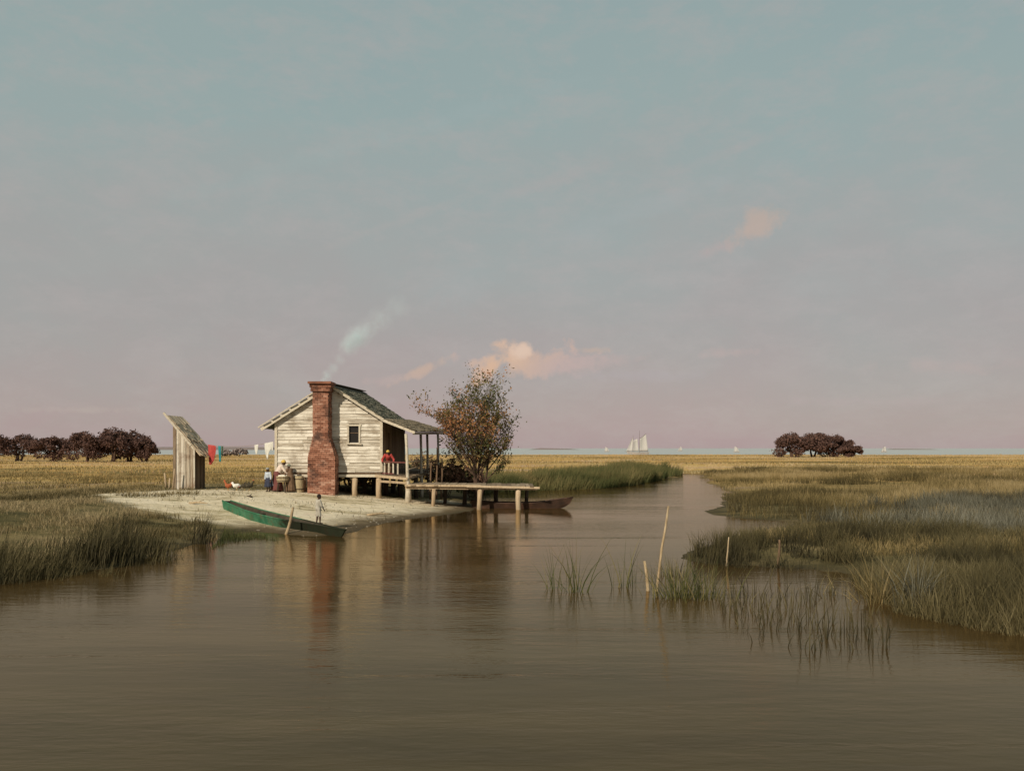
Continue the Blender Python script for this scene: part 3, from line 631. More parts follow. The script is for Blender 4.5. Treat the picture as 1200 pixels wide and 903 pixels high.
for (px, y, mt, r) in ((508, 41.62, 'post', .10), (562, 41.62, 'post', .12), (607, 41.62, 'post', .13), (545, 44.3, 'dark_post', .12), (581, 44.3, 'dark_post', .12), (617, 44.3, 'dark_post', .1), (522, 44.3, 'dark_post', .1)):
    x = (px-600)*y/1000; g = min(h1(x, y), 0)-.3; mb = MB(); mb.tube([(x+random.uniform(-.06, .06), y, g), (x, y, .5), (x+.02, y, 1.03)], [r, r*.95, r], 8); db(mb, 'post', M[mt], smooth=True)

# ------------------------------------------------------------------ boats
def boat(mb_out, mb_in, L, W, Hh, rake0, rake1, rise0, rise1, n=24, end0=.35, end1=.1):
    """flat-bottomed skiff along +X; closed hull skin with inside skin"""
    def sec(t, inset):
        wv_ = (end0+(1-end0)*math.sin(min(t/.5, 1)*math.pi/2)) if t < .5 else (end1+(1-end1)*math.sin(min((1-t)/.5, 1)*math.pi/2))
        x = (t-.5)*L; zb = rise0*.8*max(0, 1-t/.3)**2 + rise1*.8*max(0, (t-.7)/.3)**2; zt = Hh+rise0*max(0, 1-t/.45)**2+rise1*max(0, (t-.55)/.45)**2
        xr = -rake0*max(0, 1-t/.12)+rake1*max(0, (t-.88)/.12)
        ww = max(wv_*W/2-inset, .015); wb = max(ww*.72, .012)
        return [(x+xr, -ww, zt), (x+xr*.6, -(ww*.3+wb*.7), zb+inset+(zt-zb)*.35), (x, -wb, zb+inset), (x, wb, zb+inset), (x+xr*.6, (ww*.3+wb*.7), zb+inset+(zt-zb)*.35), (x+xr, ww, zt)]
    for mb, ins in ((mb_out, 0), (mb_in, .045)):
        vs = []; fs = []
        for i in range(n+1): vs += sec(i/n, ins)
        for i in range(n):
            for k in range(5): fs.append((i*6+k, i*6+k+1, (i+1)*6+k+1, (i+1)*6+k))
        fs += [(0,1,2,3,4,5), tuple(n*6+k for k in range(5, -1, -1))]
        mb.add(vs, fs, .5)
    return sec
def make_boat(name, label, loc, rot, L, W, Hh, rakes, rises, ends, mo, mi, mg, seats):
    t = thing(name, loc, label, 'boat'); t.rotation_euler = rot
    a, b_ = MB(), MB(); sec = boat(a, b_, L, W, Hh, *rakes, *rises, 24, *ends)
    a.build('hull', M[mo], t); b_.build('inside', M[mi], t)
    g = MB()
    for s in (0, 5): g.tube([Vector(sec(i/24, .02)[s])+Vector((0, 0, .01)) for i in range(25)], .03, 6)
    g.build('gunwale', M[mg], t, True)
    for u in seats:
        q = sec(u, .05); mb = MB(); mb.box((q[0][0], 0, q[0][2]-.1), (.24, abs(q[0][1])*1.9, .035)); mb.build('thwart', M[mi], t)
    return t
ga = G(262, 597); gb = Vector((*P0(392, 629), 0)); mid = (ga+gb)/2; d = gb-ga
green = make_boat('skiff', 'long green skiff drawn half up the sandy bank with its dark end in the water', (mid.x+.05, mid.y+.25, .09), (R(-3), math.atan2(.46, d.xy.length), math.atan2(d.y, d.x)), d.xy.length*1.0, .95, .34, (.12, .45), (.16, .06), (.42, .05), 'green_paint', 'boat_inside', 'green_paint', (.3, .55))
brown = make_boat('rowing_boat', 'dark brown rowing boat afloat under the end of the dock', (.35, 42.9, -.17), (0, 0, R(-5)), 4.6, 1.15, .42, (.1, .42), (.10, .30), (.4, .06), 'brown_boat', 'brown_boat', 'brown_boat', (.3, .55))

# ------------------------------------------------------------------ stakes in the water
def pole(name, pa, pb, D, r, label, cat, mat='stick', group=None, dy=0, down=.5):
    a, b_ = PD(*pa, D), PD(*pb, D); b_.y += dy; dd = (b_-a); mb = MB()
    pts = [a-dd.normalized()*down] + [a+dd*t+Vector((random.uniform(-1, 1)*r*.5, 0, 0)) for t in (0, .25, .5, .75, 1)]
    mb.tube(pts, [r*1.1, r*1.1, r, r*.95, r*.85, r*.7], 8)
    return tag(mb.build(name, M[mat], smooth=True, origin=tuple(a)), label, cat, group)
pole('pole', (769, 693), (784.5, 593), 3000/168, .029, 'tall bleached pole leaning right out of the open creek', 'pole', dy=.15)
pole('stake', (759, 692), (755.5, 657), 3000/167, .036, 'short bleached stake beside the tall leaning pole', 'stake')
pole('stake', (851.5, 663), (854, 629), 3000/138, .02, 'thin grey-brown stake at the left edge of the reed bed', 'stake')
pole('stake', (912.5, 659), (914, 632), 3000/139, .032, 'brown upright stake among the reeds on the near right bank', 'stake', 'old_stake')
pole('boat_pole', (335.5, 625), (344, 594), 3000/100.5, .055, 'stout wooden pole stuck in the water beside the green skiff', 'pole')
for px, y0, y1, lab in ((504.5, 574, 541, 'thin reddish stake behind the dock nearest the porch'), (511.5, 574, 524, 'tallest thin reddish stake behind the dock'), (517.5, 574, 537, 'thin reddish stake behind the dock nearest the tree')):
    pole('stake', (px, y0), (px+.6, y1), 45.5, .05, lab, 'stake', 'brown_cloth', 'stakes behind the dock')

# ------------------------------------------------------------------ people
def capsule(mb, p, q, r0, r1, n=10):
    p, q = Vector(p), Vector(q); mb.ball(p, r0, n, 8); mb.ball(q, r1, n, 8)
    if (q-p).length > 1e-4: mb.tube([p, q], [r0, r1], n)
def fuse(mb, name, mat, parent, voxel=.012, smooth=3, extra=None):
    o = mb.build(name, mat, parent); md = o.modifiers.new('r', 'REMESH'); md.mode = 'VOXEL'; md.voxel_size = voxel; md.use_smooth_shade = True
    if smooth: s = o.modifiers.new('s', 'SMOOTH'); s.factor = .5; s.iterations = smooth
    dg = bpy.context.evaluated_depsgraph_get(); me = bpy.data.meshes.new_from_object(o.evaluated_get(dg)); o.modifiers.clear(); o.data = me
    me.name = name
    return o
def person(label, loc, rz, ht, pitch=0, wr=None, skirt=None, top=None, legs=None, scarf=None, cap=None, hair=None, apron=None, headpitch=0, feet=(0, 0), group=None, trousers=None):
    """front is +Y; joints in fractions of height; the upper body leans forward by pitch about the hips"""
    t = thing('person', loc, label, 'person', group, rz); s = ht
    Rm = Matrix.Rotation(-pitch, 3, 'X'); hip = Vector((0, 0, .52))
    up = lambda x, y, z: (hip + Rm @ (Vector((x, y, z))-hip))*s
    lo = lambda x, y, z: Vector((x, y, z))*s
    child = ht < 1.3; hr = .075 if child else .062
    mb = MB()
    pel = lo(0, 0, .52); chest = up(0, .005, .72); neck = up(0, .0, .83)
    hc = neck + (Rm @ Matrix.Rotation(headpitch, 3, 'X')) @ Vector((0, .018, hr*1.35))*s
    capsule(mb, pel, up(0, 0, .60), .085*s, .072*s); capsule(mb, up(0, 0, .60), chest, .072*s, .088*s)
    for k in (-1, 1): capsule(mb, up(.03*k, 0, .74), up(.085*k, 0, .795), .06*s, .042*s)
    capsule(mb, up(0, 0, .78), hc, .035*s, .032*s)
    Rh = Rm @ Matrix.Rotation(headpitch, 3, 'X')
    mb.ball(hc, (hr*.82*s, hr*.95*s, hr*1.15*s), 16, 12, Rh)
    mb.ball(hc+Rh @ Vector((0, hr*.93, -hr*.1))*s, (.011*s, .016*s, .014*s), 8, 6, Rh)               # nose
    mb.ball(hc+Rh @ Vector((0, hr*.82, -hr*.52))*s, (.02*s, .012*s, .008*s), 8, 6, Rh)               # mouth
    mb.ball(hc+Rh @ Vector((0, hr*.62, -hr*.85))*s, (.028*s, .026*s, .022*s), 8, 6, Rh)              # chin
    for k in (-1, 1): mb.ball(hc+Rh @ Vector((k*hr*.84, -.005, -hr*.1))*s, (.008*s, .014*s, .02*s), 8, 6, Rh)
    for k in (-1, 1):                                                                                  # arms and hands
        sh = up(.105*k, 0, .79); wrist = (Vector(wr[0 if k < 0 else 1])*s) if wr else up(.14*k, .05, .47)
        m_ = (sh+wrist)/2; L = (.175+.155)*s; dd = (wrist-sh); bend = math.sqrt(max((L/2)**2-(dd.length/2)**2, 0))
        el = m_ + Vector((.5*k, -.6, -.35)).normalized()*bend
        capsule(mb, sh, el, .036*s, .028*s); capsule(mb, el, wrist, .028*s, .019*s)
        hd = (wrist-el).normalized(); side = hd.cross(Vector((0, 0, 1)) if abs(hd.z) < .9 else Vector((0, 1, 0))).normalized(); nn = side.cross(hd)
        pc = wrist+hd*.035*s; mb.ball(pc, (.022*s, .022*s, .022*s), 8, 6); mb.tube([wrist, wrist+hd*.055*s], [.018*s, .022*s], 8)
        for j, (of, ln) in enumerate(((-.018, .042), (-.006, .05), (.006, .047), (.018, .036))):
            a0 = wrist+hd*.05*s+side*of*s; a1 = a0+hd*ln*.55*s+nn*.004*s; a2 = a1+hd*ln*.4*s-nn*.016*s
            capsule(mb, a0, a1, .0062*s, .0058*s, 6); capsule(mb, a1, a2, .0058*s, .005*s, 6)
        th0 = wrist+hd*.02*s-side*.016*s*k; capsule(mb, th0, th0+(hd*.6-side*k*.7).normalized()*.036*s, .008*s, .006*s, 6)
    joints = {}
    for k, fy in ((-1, feet[0]), (1, feet[1])):
        hp = lo(.05*k, 0, .5); kn = lo(.055*k, .02+fy*.5, .275); an = lo(.055*k, fy, .045)
        capsule(mb, hp, kn, .058*s, .04*s); capsule(mb, kn, an, .04*s, .024*s); capsule(mb, an-Vector((0, .015*s, .02*s)), lo(.062*k, fy+.085, .018), .024*s, .017*s)
        joints[k] = (hp, kn, an)
    body = fuse(mb, 'body', M['skin'], t, .0085, 2)
    me = body.data; me.materials.append(M['eye'])
    if top:
        mb = MB(); capsule(mb, up(0, 0, .53), up(0, 0, .60), .098*s, .088*s, 14); capsule(mb, up(0, 0, .60), up(0, .006, .735), .088*s, .102*s, 14)
        for k in (-1, 1):
            sh = up(.105*k, 0, .79); wrist = (Vector(wr[0 if k < 0 else 1])*s) if wr else up(.14*k, .05, .47)
            m_ = (sh+wrist)/2; L = .33*s; bend = math.sqrt(max((L/2)**2-((wrist-sh).length/2)**2, 0)); el = m_+Vector((.5*k, -.6, -.35)).normalized()*bend
            capsule(mb, up(.03*k, 0, .75), sh, .068*s, .05*s); capsule(mb, sh, el, .047*s, .042*s); capsule(mb, el, lerp(el, wrist, top[1]), .042*s, .035*s)
        fuse(mb, 'blouse' if skirt else 'shirt', M[top[0]], t, .012, 3)
    def lathe_cloth(name, mat, z0, z1, r0, r1, arc=None, fy=0, off=0):
        mb = MB(); n, m2 = 40, 9; vs = []
        for i in range(m2):
            q = i/(m2-1); z = z0+(z1-z0)*q; rr_ = r0+(r1-r0)*q**.8
            for k in range(n+(1 if arc else 0)):
                a = 2*math.pi*k/n if not arc else arc[0]+(arc[1]-arc[0])*k/n
                f = 1+.07*q*math.sin(a*9+q)+.03*q*math.sin(a*5+2)
                vs.append(Vector((rr_*f*math.cos(a)*1.0+0, rr_*f*math.sin(a)*.9+fy*q+off, z))*s)
        w_ = n+(1 if arc else 0); fs = []
        for i in range(m2-1):
            for k in range(n): fs.append((i*w_+k, (i+1)*w_+k, (i+1)*w_+(k+1) % w_, i*w_+(k+1) % w_))
        mb.add(vs, fs); o = mb.build(name, mat, t, True); so_ = o.modifiers.new('th', 'SOLIDIFY'); so_.thickness = .012; so_.offset = 1
        return o
    if skirt: lathe_cloth('skirt', M[skirt[0]], .60, skirt[1], .088, skirt[2])
    if apron: lathe_cloth('apron', M[apron[0]], .60, apron[1], .102, apron[2], apron[3])
    if trousers:
        mb = MB()
        capsule(mb, lo(0, 0, .53), lo(0, 0, .56), .094*s, .09*s)
        for k in (-1, 1): hp, kn, an = joints[k]; capsule(mb, hp, kn, .068*s, .05*s); capsule(mb, kn, lerp(kn, an, trousers[1]), .05*s, .045*s)
        fuse(mb, 'trousers', M[trousers[0]], t, .012, 3)
    if scarf:
        mb = MB(); mb.ball(hc+Rh @ Vector((0, -.012, hr*.38))*s, (hr*1.0*s, hr*1.05*s, hr*.95*s), 16, 10, Rh); mb.ball(hc+Rh @ Vector((0, -hr*1.0, hr*.1))*s, (.03*s, .03*s, .03*s), 10, 8, Rh)
        fuse(mb, 'headscarf', M[scarf], t, .01, 2)
    if cap:
        mb = MB(); mb.ball(hc+Rh @ Vector((0, 0, hr*.55))*s, (hr*1.0*s, hr*1.08*s, hr*.75*s), 16, 10, Rh); mb.ball(hc+Rh @ Vector((0, hr*.9, hr*.42))*s, (hr*.8*s, hr*.7*s, hr*.14*s), 12, 8, Rh)
        fuse(mb, 'cap', M[cap], t, .01, 2)
    if hair:
        mb = MB(); mb.ball(hc+Rh @ Vector((0, -hr*.12, hr*.22))*s, (hr*.93*s, hr*.98*s, hr*1.02*s), 16, 10, Rh)
        fuse(mb, 'hair', M[hair], t, .01, 1)
    return t
M['hair'] = cloth('black_hair', (.012, .009, .007), (.03, .022, .018))
g = Vector(((324.5-600)*.0427, 42.7, h1((324.5-600)*.0427, 42.7))); FG = 'people at the washing by the shack corner'
person('person in yellow headscarf, pale blouse and maroon skirt bending over the wash tub', g, R(-72), 1.68, R(30), ((-.10, .33, .50), (.10, .34, .50)), ('maroon', .03, .20), ('pinkwhite', .55), scarf='yellow', headpitch=R(10), group=FG)
g = Vector(((314.5-600)*.0424, 42.4, h1((314.5-600)*.0424, 42.4))); person('small person in grey cap and dark dress under a pale blue apron, seen from behind', g, R(160), 1.18, R(4), None, ('navy', .2, .17), ('paleblue', .5), cap='greycloth', apron=('paleblue', .25, .19, (R(200), R(340))), group=FG)
g = Vector(((340.5-600)*.0427, 42.7, h1((340.5-600)*.0427, 42.7))); person('person in long brown dress and grey-green headscarf standing beside the chimney', g, R(60), 1.42, R(10), ((-.08, .25, .52), (.08, .26, .50)), ('brown_cloth', .03, .17), ('brown_cloth', .8), scarf='greygreen', group=FG)
person('person in red blouse and yellow headscarf leaning on the porch railing', Vector((-6.28, 43.3, 1.66)), R(186), 1.40, R(44), ((-.20, .27, .47), (.20, .27, .47)), ('brown_cloth', .04, .16), ('red', .9), scarf='yellow', headpitch=R(20))
# boy on the skiff's low end
bx = (371-600)*.0306; person('small person in long off-white shirt with bare legs standing on the green skiff', Vector((bx, 30.85, .27)), R(-50), 1.06, R(3), ((-.10, .13, .50), (.11, .15, .50)), None, ('shirt', .55), hair='hair', feet=(-.03, .04), trousers=('shirt', .02))
# wash tub on a stand
g = Vector(((331.8-600)*.0426, 42.6, h1((331.8-600)*.0426, 42.6))); tub = thing('wash_tub', (g.x, g.y-.1, g.z), 'round pale wooden wash tub heaped with washing on a low stand', 'tub')
mb = MB(); mb.tube([(0, 0, .5), (0, 0, .78)], [.27, .33], 18); mb.build('bucket', M['basket'], tub)
for z0, r0 in ((.53, .285), (.70, .32)): mb = MB(); mb.tube([(0, 0, z0), (0, 0, z0+.03)], [r0, r0+.007], 18); mb.build('hoop', M['dark_post'], tub)
mb = MB()
for k in range(9): mb.ball((random.uniform(-.18, .18), random.uniform(-.18, .18), .79), (.12, .11, .06), 8, 6)
fuse(mb, 'washing', M['suds'], tub, .02, 3)
for a in range(4):
    mb = MB(); c_, s_ = math.cos(a*math.pi/2+.7), math.sin(a*math.pi/2+.7); mb.beam((.3*c_, .3*s_, -.05), (.2*c_, .2*s_, .5), .06, .06); mb.build('leg', M['dark_post'], tub)
# barrel by the chimney
for (px, py, mt, lab, nm, hh, r) in ((351, 576, 'basket', 'weathered barrel standing against the left side of the chimney', 'barrel', .8, .26),):
    g = G(px, py); g.y = 43.0; g.z = h1(g.x, 43.0); bt = thing(nm, g, lab, 'barrel'); mb = MB()
    mb.tube([(0, 0, -.05), (0, 0, .2), (0, 0, .4), (0, 0, .6), (0, 0, hh)], [r*.86, r*.97, r, r*.97, r*.86], 18); mb.build('staves', M[mt], bt)
    for z in (.12, .62): mb = MB(); mb.tube([(0, 0, z), (0, 0, z+.05)], [r*.99, r*1.0], 18); mb.build('hoop', M['dark_post'], bt)

# ------------------------------------------------------------------ hens
def HP(px): x = (px-600)*.0437; return Vector((x, 43.7, h1(x, 43.7)))
def hen(label, loc, rz, mat, peck=0):
    t = thing('chicken', loc, label, 'chicken', 'chickens scratching on the sand', rz); t.scale = (1.15,)*3; mb = MB()
    capsule(mb, (-.07, 0, .21), (.06, 0, .22), .085, .09, 12); capsule(mb, (-.09, 0, .23), (-.2, 0, .34), .06, .03); capsule(mb, (-.09, 0, .25), (-.16, 0, .38), .04, .02)
    hd = Vector((.17, 0, .40)) if not peck else Vector((.24, 0, .12)); capsule(mb, (.08, 0, .25), hd, .06, .035); mb.ball(hd+Vector((.01, 0, .01)), .042, 10, 8)
    for k in (-1, 1): mb.ball((-.02, k*.075, .22), (.1, .025, .06), 10, 8); capsule(mb, (.0, k*.04, .16), (.01, k*.04, .10), .03, .018)
    fuse(mb, 'body', M[mat], t, .01, 2)
    mb = MB()
    for k in (-1, 1):
        mb.tube([(.01, k*.04, .12), (.005, k*.04, .01)], .009, 6)
        for a in (-.5, 0, .5, 3.14): mb.tube([(.005, k*.04, .01), (.005+.05*math.cos(a), k*.04+.05*math.sin(a), .004)], .006, 5)
    mb.build('leg', M['horn'], t)
    mb = MB(); mb.tube([hd+Vector((.04, 0, .005)), hd+Vector((.085, 0, -.01))], [.015, .003], 6); mb.build('beak', M['horn'], t)
    mb = MB(); 
    for i in range(3): mb.ball(hd+Vector((-.01+.02*i, 0, .055)), (.012, .006, .02), 6, 5)
    mb.build('comb', M['comb'], t)
hen('russet hen upright on the sand, leftmost of the three', HP(267.5), R(170), 'hen_red')
hen('white hen on the sand between the russet and the dark one', HP(277), R(15), 'hen_white', 1)
hen('dark hen with head down on the sand near the people', HP(292), R(20), 'hen_dark', 0)
hen('small dark hen pecking beside the larger dark one', HP(287), R(200), 'hen_dark', 1)

# ------------------------------------------------------------------ clothesline
La, Lb = Vector((-16.55, 46.0, 3.22)), Vector((-12.08, 44.3, 3.42))
def linept(t): p = lerp(La, Lb, t); p.z -= .22*4*t*(1-t); return p
mb = MB(); mb.tube([linept(i/24) for i in range(25)], .009, 5); tag(mb.build('clothesline', M['rope'], origin=tuple(La)), 'thin clothesline strung from the outhouse to the shack corner', 'clothesline')
def hang(name, t, strips, mat, label, n=10):
    """strips: list of [(drop, left, right) ...] hung on the line"""
    c0 = linept(t); dirv = (Lb-La).normalized(); pn = Vector((-dirv.y, dirv.x, 0)); mb = MB()
    for st in strips:
        vs = []; rows = []; m2 = 12
        for i in range(m2):
            q = i/(m2-1)*(len(st)-1); a = min(int(q), len(st)-2); f = q-a
            dr_, l_, r_ = [lerp(st[a][k], st[a+1][k], f) for k in range(3)]
            for k in range(n+1):
                x = lerp(l_, r_, k/n); wv_ = .035*math.sin(x*22+t*40)*min(1, dr_*2+.15)+.05*dr_*math.sin(t*91+dr_*3)
                tt = t+x/(Lb-La).length; p = linept(tt); vs.append(p+pn*wv_+Vector((0, 0, -dr_)))
        fs = [(i*(n+1)+k, i*(n+1)+k+1, (i+1)*(n+1)+k+1, (i+1)*(n+1)+k) for i in range(m2-1) for k in range(n)]
        mb.add(vs, fs)
    o = mb.build(name, M[mat], None, True, origin=tuple(c0)); md = o.modifiers.new('th', 'SOLIDIFY'); md.thickness = .012
    return tag(o, label, 'laundry', 'washing on the clothesline')
hang('shirt', .09, [[(-.01,-.22,.22),(.3,-.2,.2),(.75,-.16,.2),(1.05,-.12,.06)], [(.02,.16,.3),(.25,.18,.31),(.5,.2,.28)]], 'red', 'red garment hanging on the clothesline next to the outhouse')
hang('cloth', .205, [[(-.01,-.1,.08),(.4,-.09,.09),(.85,-.08,.04)]], 'teal', 'narrow teal cloth hanging on the clothesline')
hang('cloth', .24, [[(-.01,-.05,.07),(.35,-.04,.07),(.62,-.03,.03)]], 'darkgreen', 'small dark green cloth hanging beside the teal one')
hang('cloth', .70, [[(-.01,-.12,.13),(.25,-.12,.1),(.5,-.07,.05)]], 'white', 'smaller white cloth, farther from the shack on the clothesline')
hang('shirt', .86, [[(-.01,-.24,.24),(.2,-.23,.24),(.34,-.2,.2),(.5,-.16,.06),(.85,-.1,-.02)], [(.0,.16,.3),(.3,.18,.3),(.45,.2,.26)]], 'white', 'larger white garment hanging on the clothesline by the shack corner')

# ------------------------------------------------------------------ trees
def leafcloud(mb_pts, size, name, mat, parent, tfun=None):
    P = np.array(mb_pts); n = len(P); a = rng.normal(size=(n, 3)); a /= np.linalg.norm(a, axis=1)[:, None]
    b_ = np.cross(a, rng.normal(size=(n, 3))); b_ /= np.linalg.norm(b_, axis=1)[:, None]
    s = size*rng.uniform(.5, 1.3, n)[:, None]
    V = np.stack([P-a*s, P+b_*s*.55, P+a*s, P-b_*s*.55], 1).reshape(-1, 3); F = np.arange(n*4).reshape(n, 4)
    ti = rng.uniform(0, 1, n) if tfun is None else tfun(P)
    return np_mesh(name, V, F, 4, mat, np.repeat(ti, 4), False, parent)
def shrubby_tree(name, label, cat, loc, hgt, wid, nleaf, leaf, mat, stems=5, group=None, seed=1, lowfill=.5, bare=.25, tag_thing=True):
    t = thing(name, loc, label, cat, group); rnd = random.Random(seed); mb = MB(); pts = []
    def grow(p, d, L, r, dep):
        n = 5; q = p; line = [p]; rad = [r]
        for i in range(n):
            d = (d+Vector((rnd.uniform(-.22, .22), rnd.uniform(-.22, .22), rnd.uniform(-.05, .14)))).normalized(); q = q+d*L/n; line.append(q); rad.append(r*(1-.55*(i+1)/n))
            if dep < 3 and i >= 1:
                for _ in range(2 if dep < 2 else 1):
                    a = rnd.uniform(0, 6.28); sd = (d*.75+Vector((math.cos(a), math.sin(a), rnd.uniform(-.1, .5)))*.66).normalized(); grow(q, sd, L*rnd.uniform(.42, .66), rad[-1]*.6, dep+1)
            if dep >= 2: pts.append((q, dep))
            if dep == 3: pts.append((q, dep))
        mb.tube(line, rad, 5 if dep else 7)
    for k in range(stems):
        a = k*6.28/stems+rnd.uniform(-.4, .4); sp_ = rnd.uniform(.25, .75)*wid/hgt
        grow(Vector((math.cos(a)*.12, math.sin(a)*.12, -.1)), Vector((math.cos(a)*sp_, math.sin(a)*sp_, 1)), hgt*rnd.uniform(.45, .62), hgt*.013, 0)
    mb.build('trunk', M['bark'], t)
    base = [p for p, dp in pts]; L = []; wts = [rnd.random()**2.6 for _ in base]; picks = rnd.choices(base, wts, k=nleaf)
    for i in range(nleaf):
        p = picks[i]; k = .019*hgt
        L.append(tuple(p+Vector((rnd.gauss(0, k), rnd.gauss(0, k), rnd.gauss(0, k)))))
    L = np.array(L); cl = fbm(L[:, 0]*.9+L[:, 1]*.5, L[:, 2]*.9, seed+5, 2)
    ti = np.clip(cl*1.7-.47+rng.uniform(-.3, .3, len(L)), 0, 1)
    leafcloud(L, leaf, 'crown', mat, t, lambda P: ti); return t
g = Vector((-1.95, 49.5, h1(-1.95, 49.5)))
shrubby_tree('tree', 'airy many-stemmed tree with green and russet leaves behind the dock', 'tree', g, 7.9, 2.3, 11000, .085, M['leaf_mixed'], 6, None, 7).scale = (.84, .84, .96)
for (px, D, hh, ww, lab, sd) in ((522, 50.0, 2.3, 2.4, 'low pinkish-brown shrub growing beside the porch posts', 3), (553, 51.5, 1.9, 2.6, 'low dark green and russet shrub at the foot of the airy tree', 4), (486, 60.0, 2.4, 3.0, 'brown shrub seen through the porch posts', 5)):
    x = (px-600)*D/1000; shrubby_tree('shrub', lab, 'shrub', (x, D, h1(x, D)), hh, ww, 2200, .10, M['leaf_shrub'], 6, 'shrubs around the porch end', sd)
def oak(name, label, px, base, D, wpx, hpx, nl, mat, group, leaf=.42, low=.15, seed=0):
    k = D/1000; x = (px-600)*k; W, Hh = wpx*k, hpx*k; z = h1(x, D); t = thing(name, (x, D, z), label, 'tree', group)
    rnd = random.Random(seed); mb = MB(); top = []
    for s in range(rnd.choice((2, 3))):
        a = rnd.uniform(-.5, .5)*W*.5; p = Vector((a*.25, rnd.uniform(-.5, .5), -.2)); q = Vector((a*.6, rnd.uniform(-1, 1), Hh*.4)); r_ = Vector((a*1.2, rnd.uniform(-1.5, 1.5), Hh*.8))
        mb.tube([p, lerp(p, q, .5)+Vector((rnd.uniform(-.3, .3), 0, 0)), q, r_], [Hh*.045, Hh*.035, Hh*.028, Hh*.01], 7)
        for j in range(4): b0 = lerp(q, r_, j/4); mb.tube([b0, b0+Vector((rnd.uniform(-1, 1)*W*.3, rnd.uniform(-1, 1)*W*.2, Hh*.15))], [Hh*.014, Hh*.006], 5)
    mb.build('trunk', M['bark'], t)
    pts = []; lob = []
    for i in range(24):
        u_ = rnd.uniform(-.44, .44); zt = (.86-1.6*u_*u_)*rnd.uniform(.62, 1.0); lob.append((Vector((u_*W, rnd.uniform(-.34, .34)*W, Hh*zt)), W*rnd.uniform(.05, .15), Hh*rnd.uniform(.05, .15)))
    for i in range(5): lob.append((Vector((rnd.uniform(-.42, .42)*W, rnd.uniform(-.35, .35)*W, Hh*rnd.uniform(low+.1, .45))), W*rnd.uniform(.1, .16), Hh*rnd.uniform(.10, .15)))
    for i in range(nl):
        c_, rw, rh = rnd.choice(lob); d_ = Vector((rnd.gauss(0, 1), rnd.gauss(0, 1), rnd.gauss(0, 1))).normalized()*(rnd.uniform(.5, 1.1)+abs(rnd.gauss(0, .3)))
        pts.append((c_.x+d_.x*rw, c_.y+d_.y*rw, c_.z+d_.z*rh))
    leafcloud(pts, leaf, 'crown', mat, t); return t
for (px, D, hh, ww, lab, sd) in ((372, 54.5, 2.6, 3.2, 'brush added to darken the gap under the shack floor, leftmost clump', 11), (410, 55.0, 2.5, 3.2, 'brush added to darken the gap under the shack floor, middle clump', 12), (446, 55.5, 2.4, 3.0, 'brush added to darken the gap under the shack floor, clump next to the porch', 13)):
    o = oak('shrub', lab, px, 0, D, 62, 34, 3600, M['leaf_mixed'], 'brush added to darken the gap under the shack', .13, -.15, sd); o['category'] = 'shrub'  # brush added so the gap between the piers looks dark
GL = 'dark trees on the far left of the marsh'; GR = 'dark trees standing on the right of the marsh'
for i, (px, wd, hp, D, lab) in enumerate(((20, 58, 34, 182, 'dark brown tree at the outer left end of the left grove'), (62, 50, 31, 178, 'dark low tree left of the tallest in the left grove'), (101, 48, 38, 174, 'dark round tree just left of the tallest in the left grove'), (130, 52, 43, 172, 'tallest dark brown tree in the middle of the left grove'), (152, 42, 37, 176, 'dark tree right of the tallest in the left grove'), (169, 30, 30, 172, 'smallest dark tree at the right end of the left grove'))):
    oak('oak_tree', lab, px, 0, D, wd, hp, 7000, M['leaf_oak'], GL, .24, .06, 30+i)
for i, (px, wd, hp, D, lab) in enumerate(((930, 44, 30, 262, 'broad dark tree at the left end of the right grove'), (952, 42, 30, 266, 'tall dark tree second from left in the right grove'), (976, 44, 26, 264, 'dark round tree third from left in the right grove'), (996, 26, 16, 258, 'small low dark tree at the right end of the right grove'))):
    oak('oak_tree', lab, px, 0, D, wd, hp, 7000, M['leaf_oak'], GR, .32, .06, 50+i)
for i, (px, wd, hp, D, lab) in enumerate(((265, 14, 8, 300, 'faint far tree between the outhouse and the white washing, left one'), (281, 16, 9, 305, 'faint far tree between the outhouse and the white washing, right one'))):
    oak('oak_tree', lab, px, 0, D, wd, hp, 900, M['leaf_far'], 'faint far trees beyond the clothesline', .5, .1, 60+i)

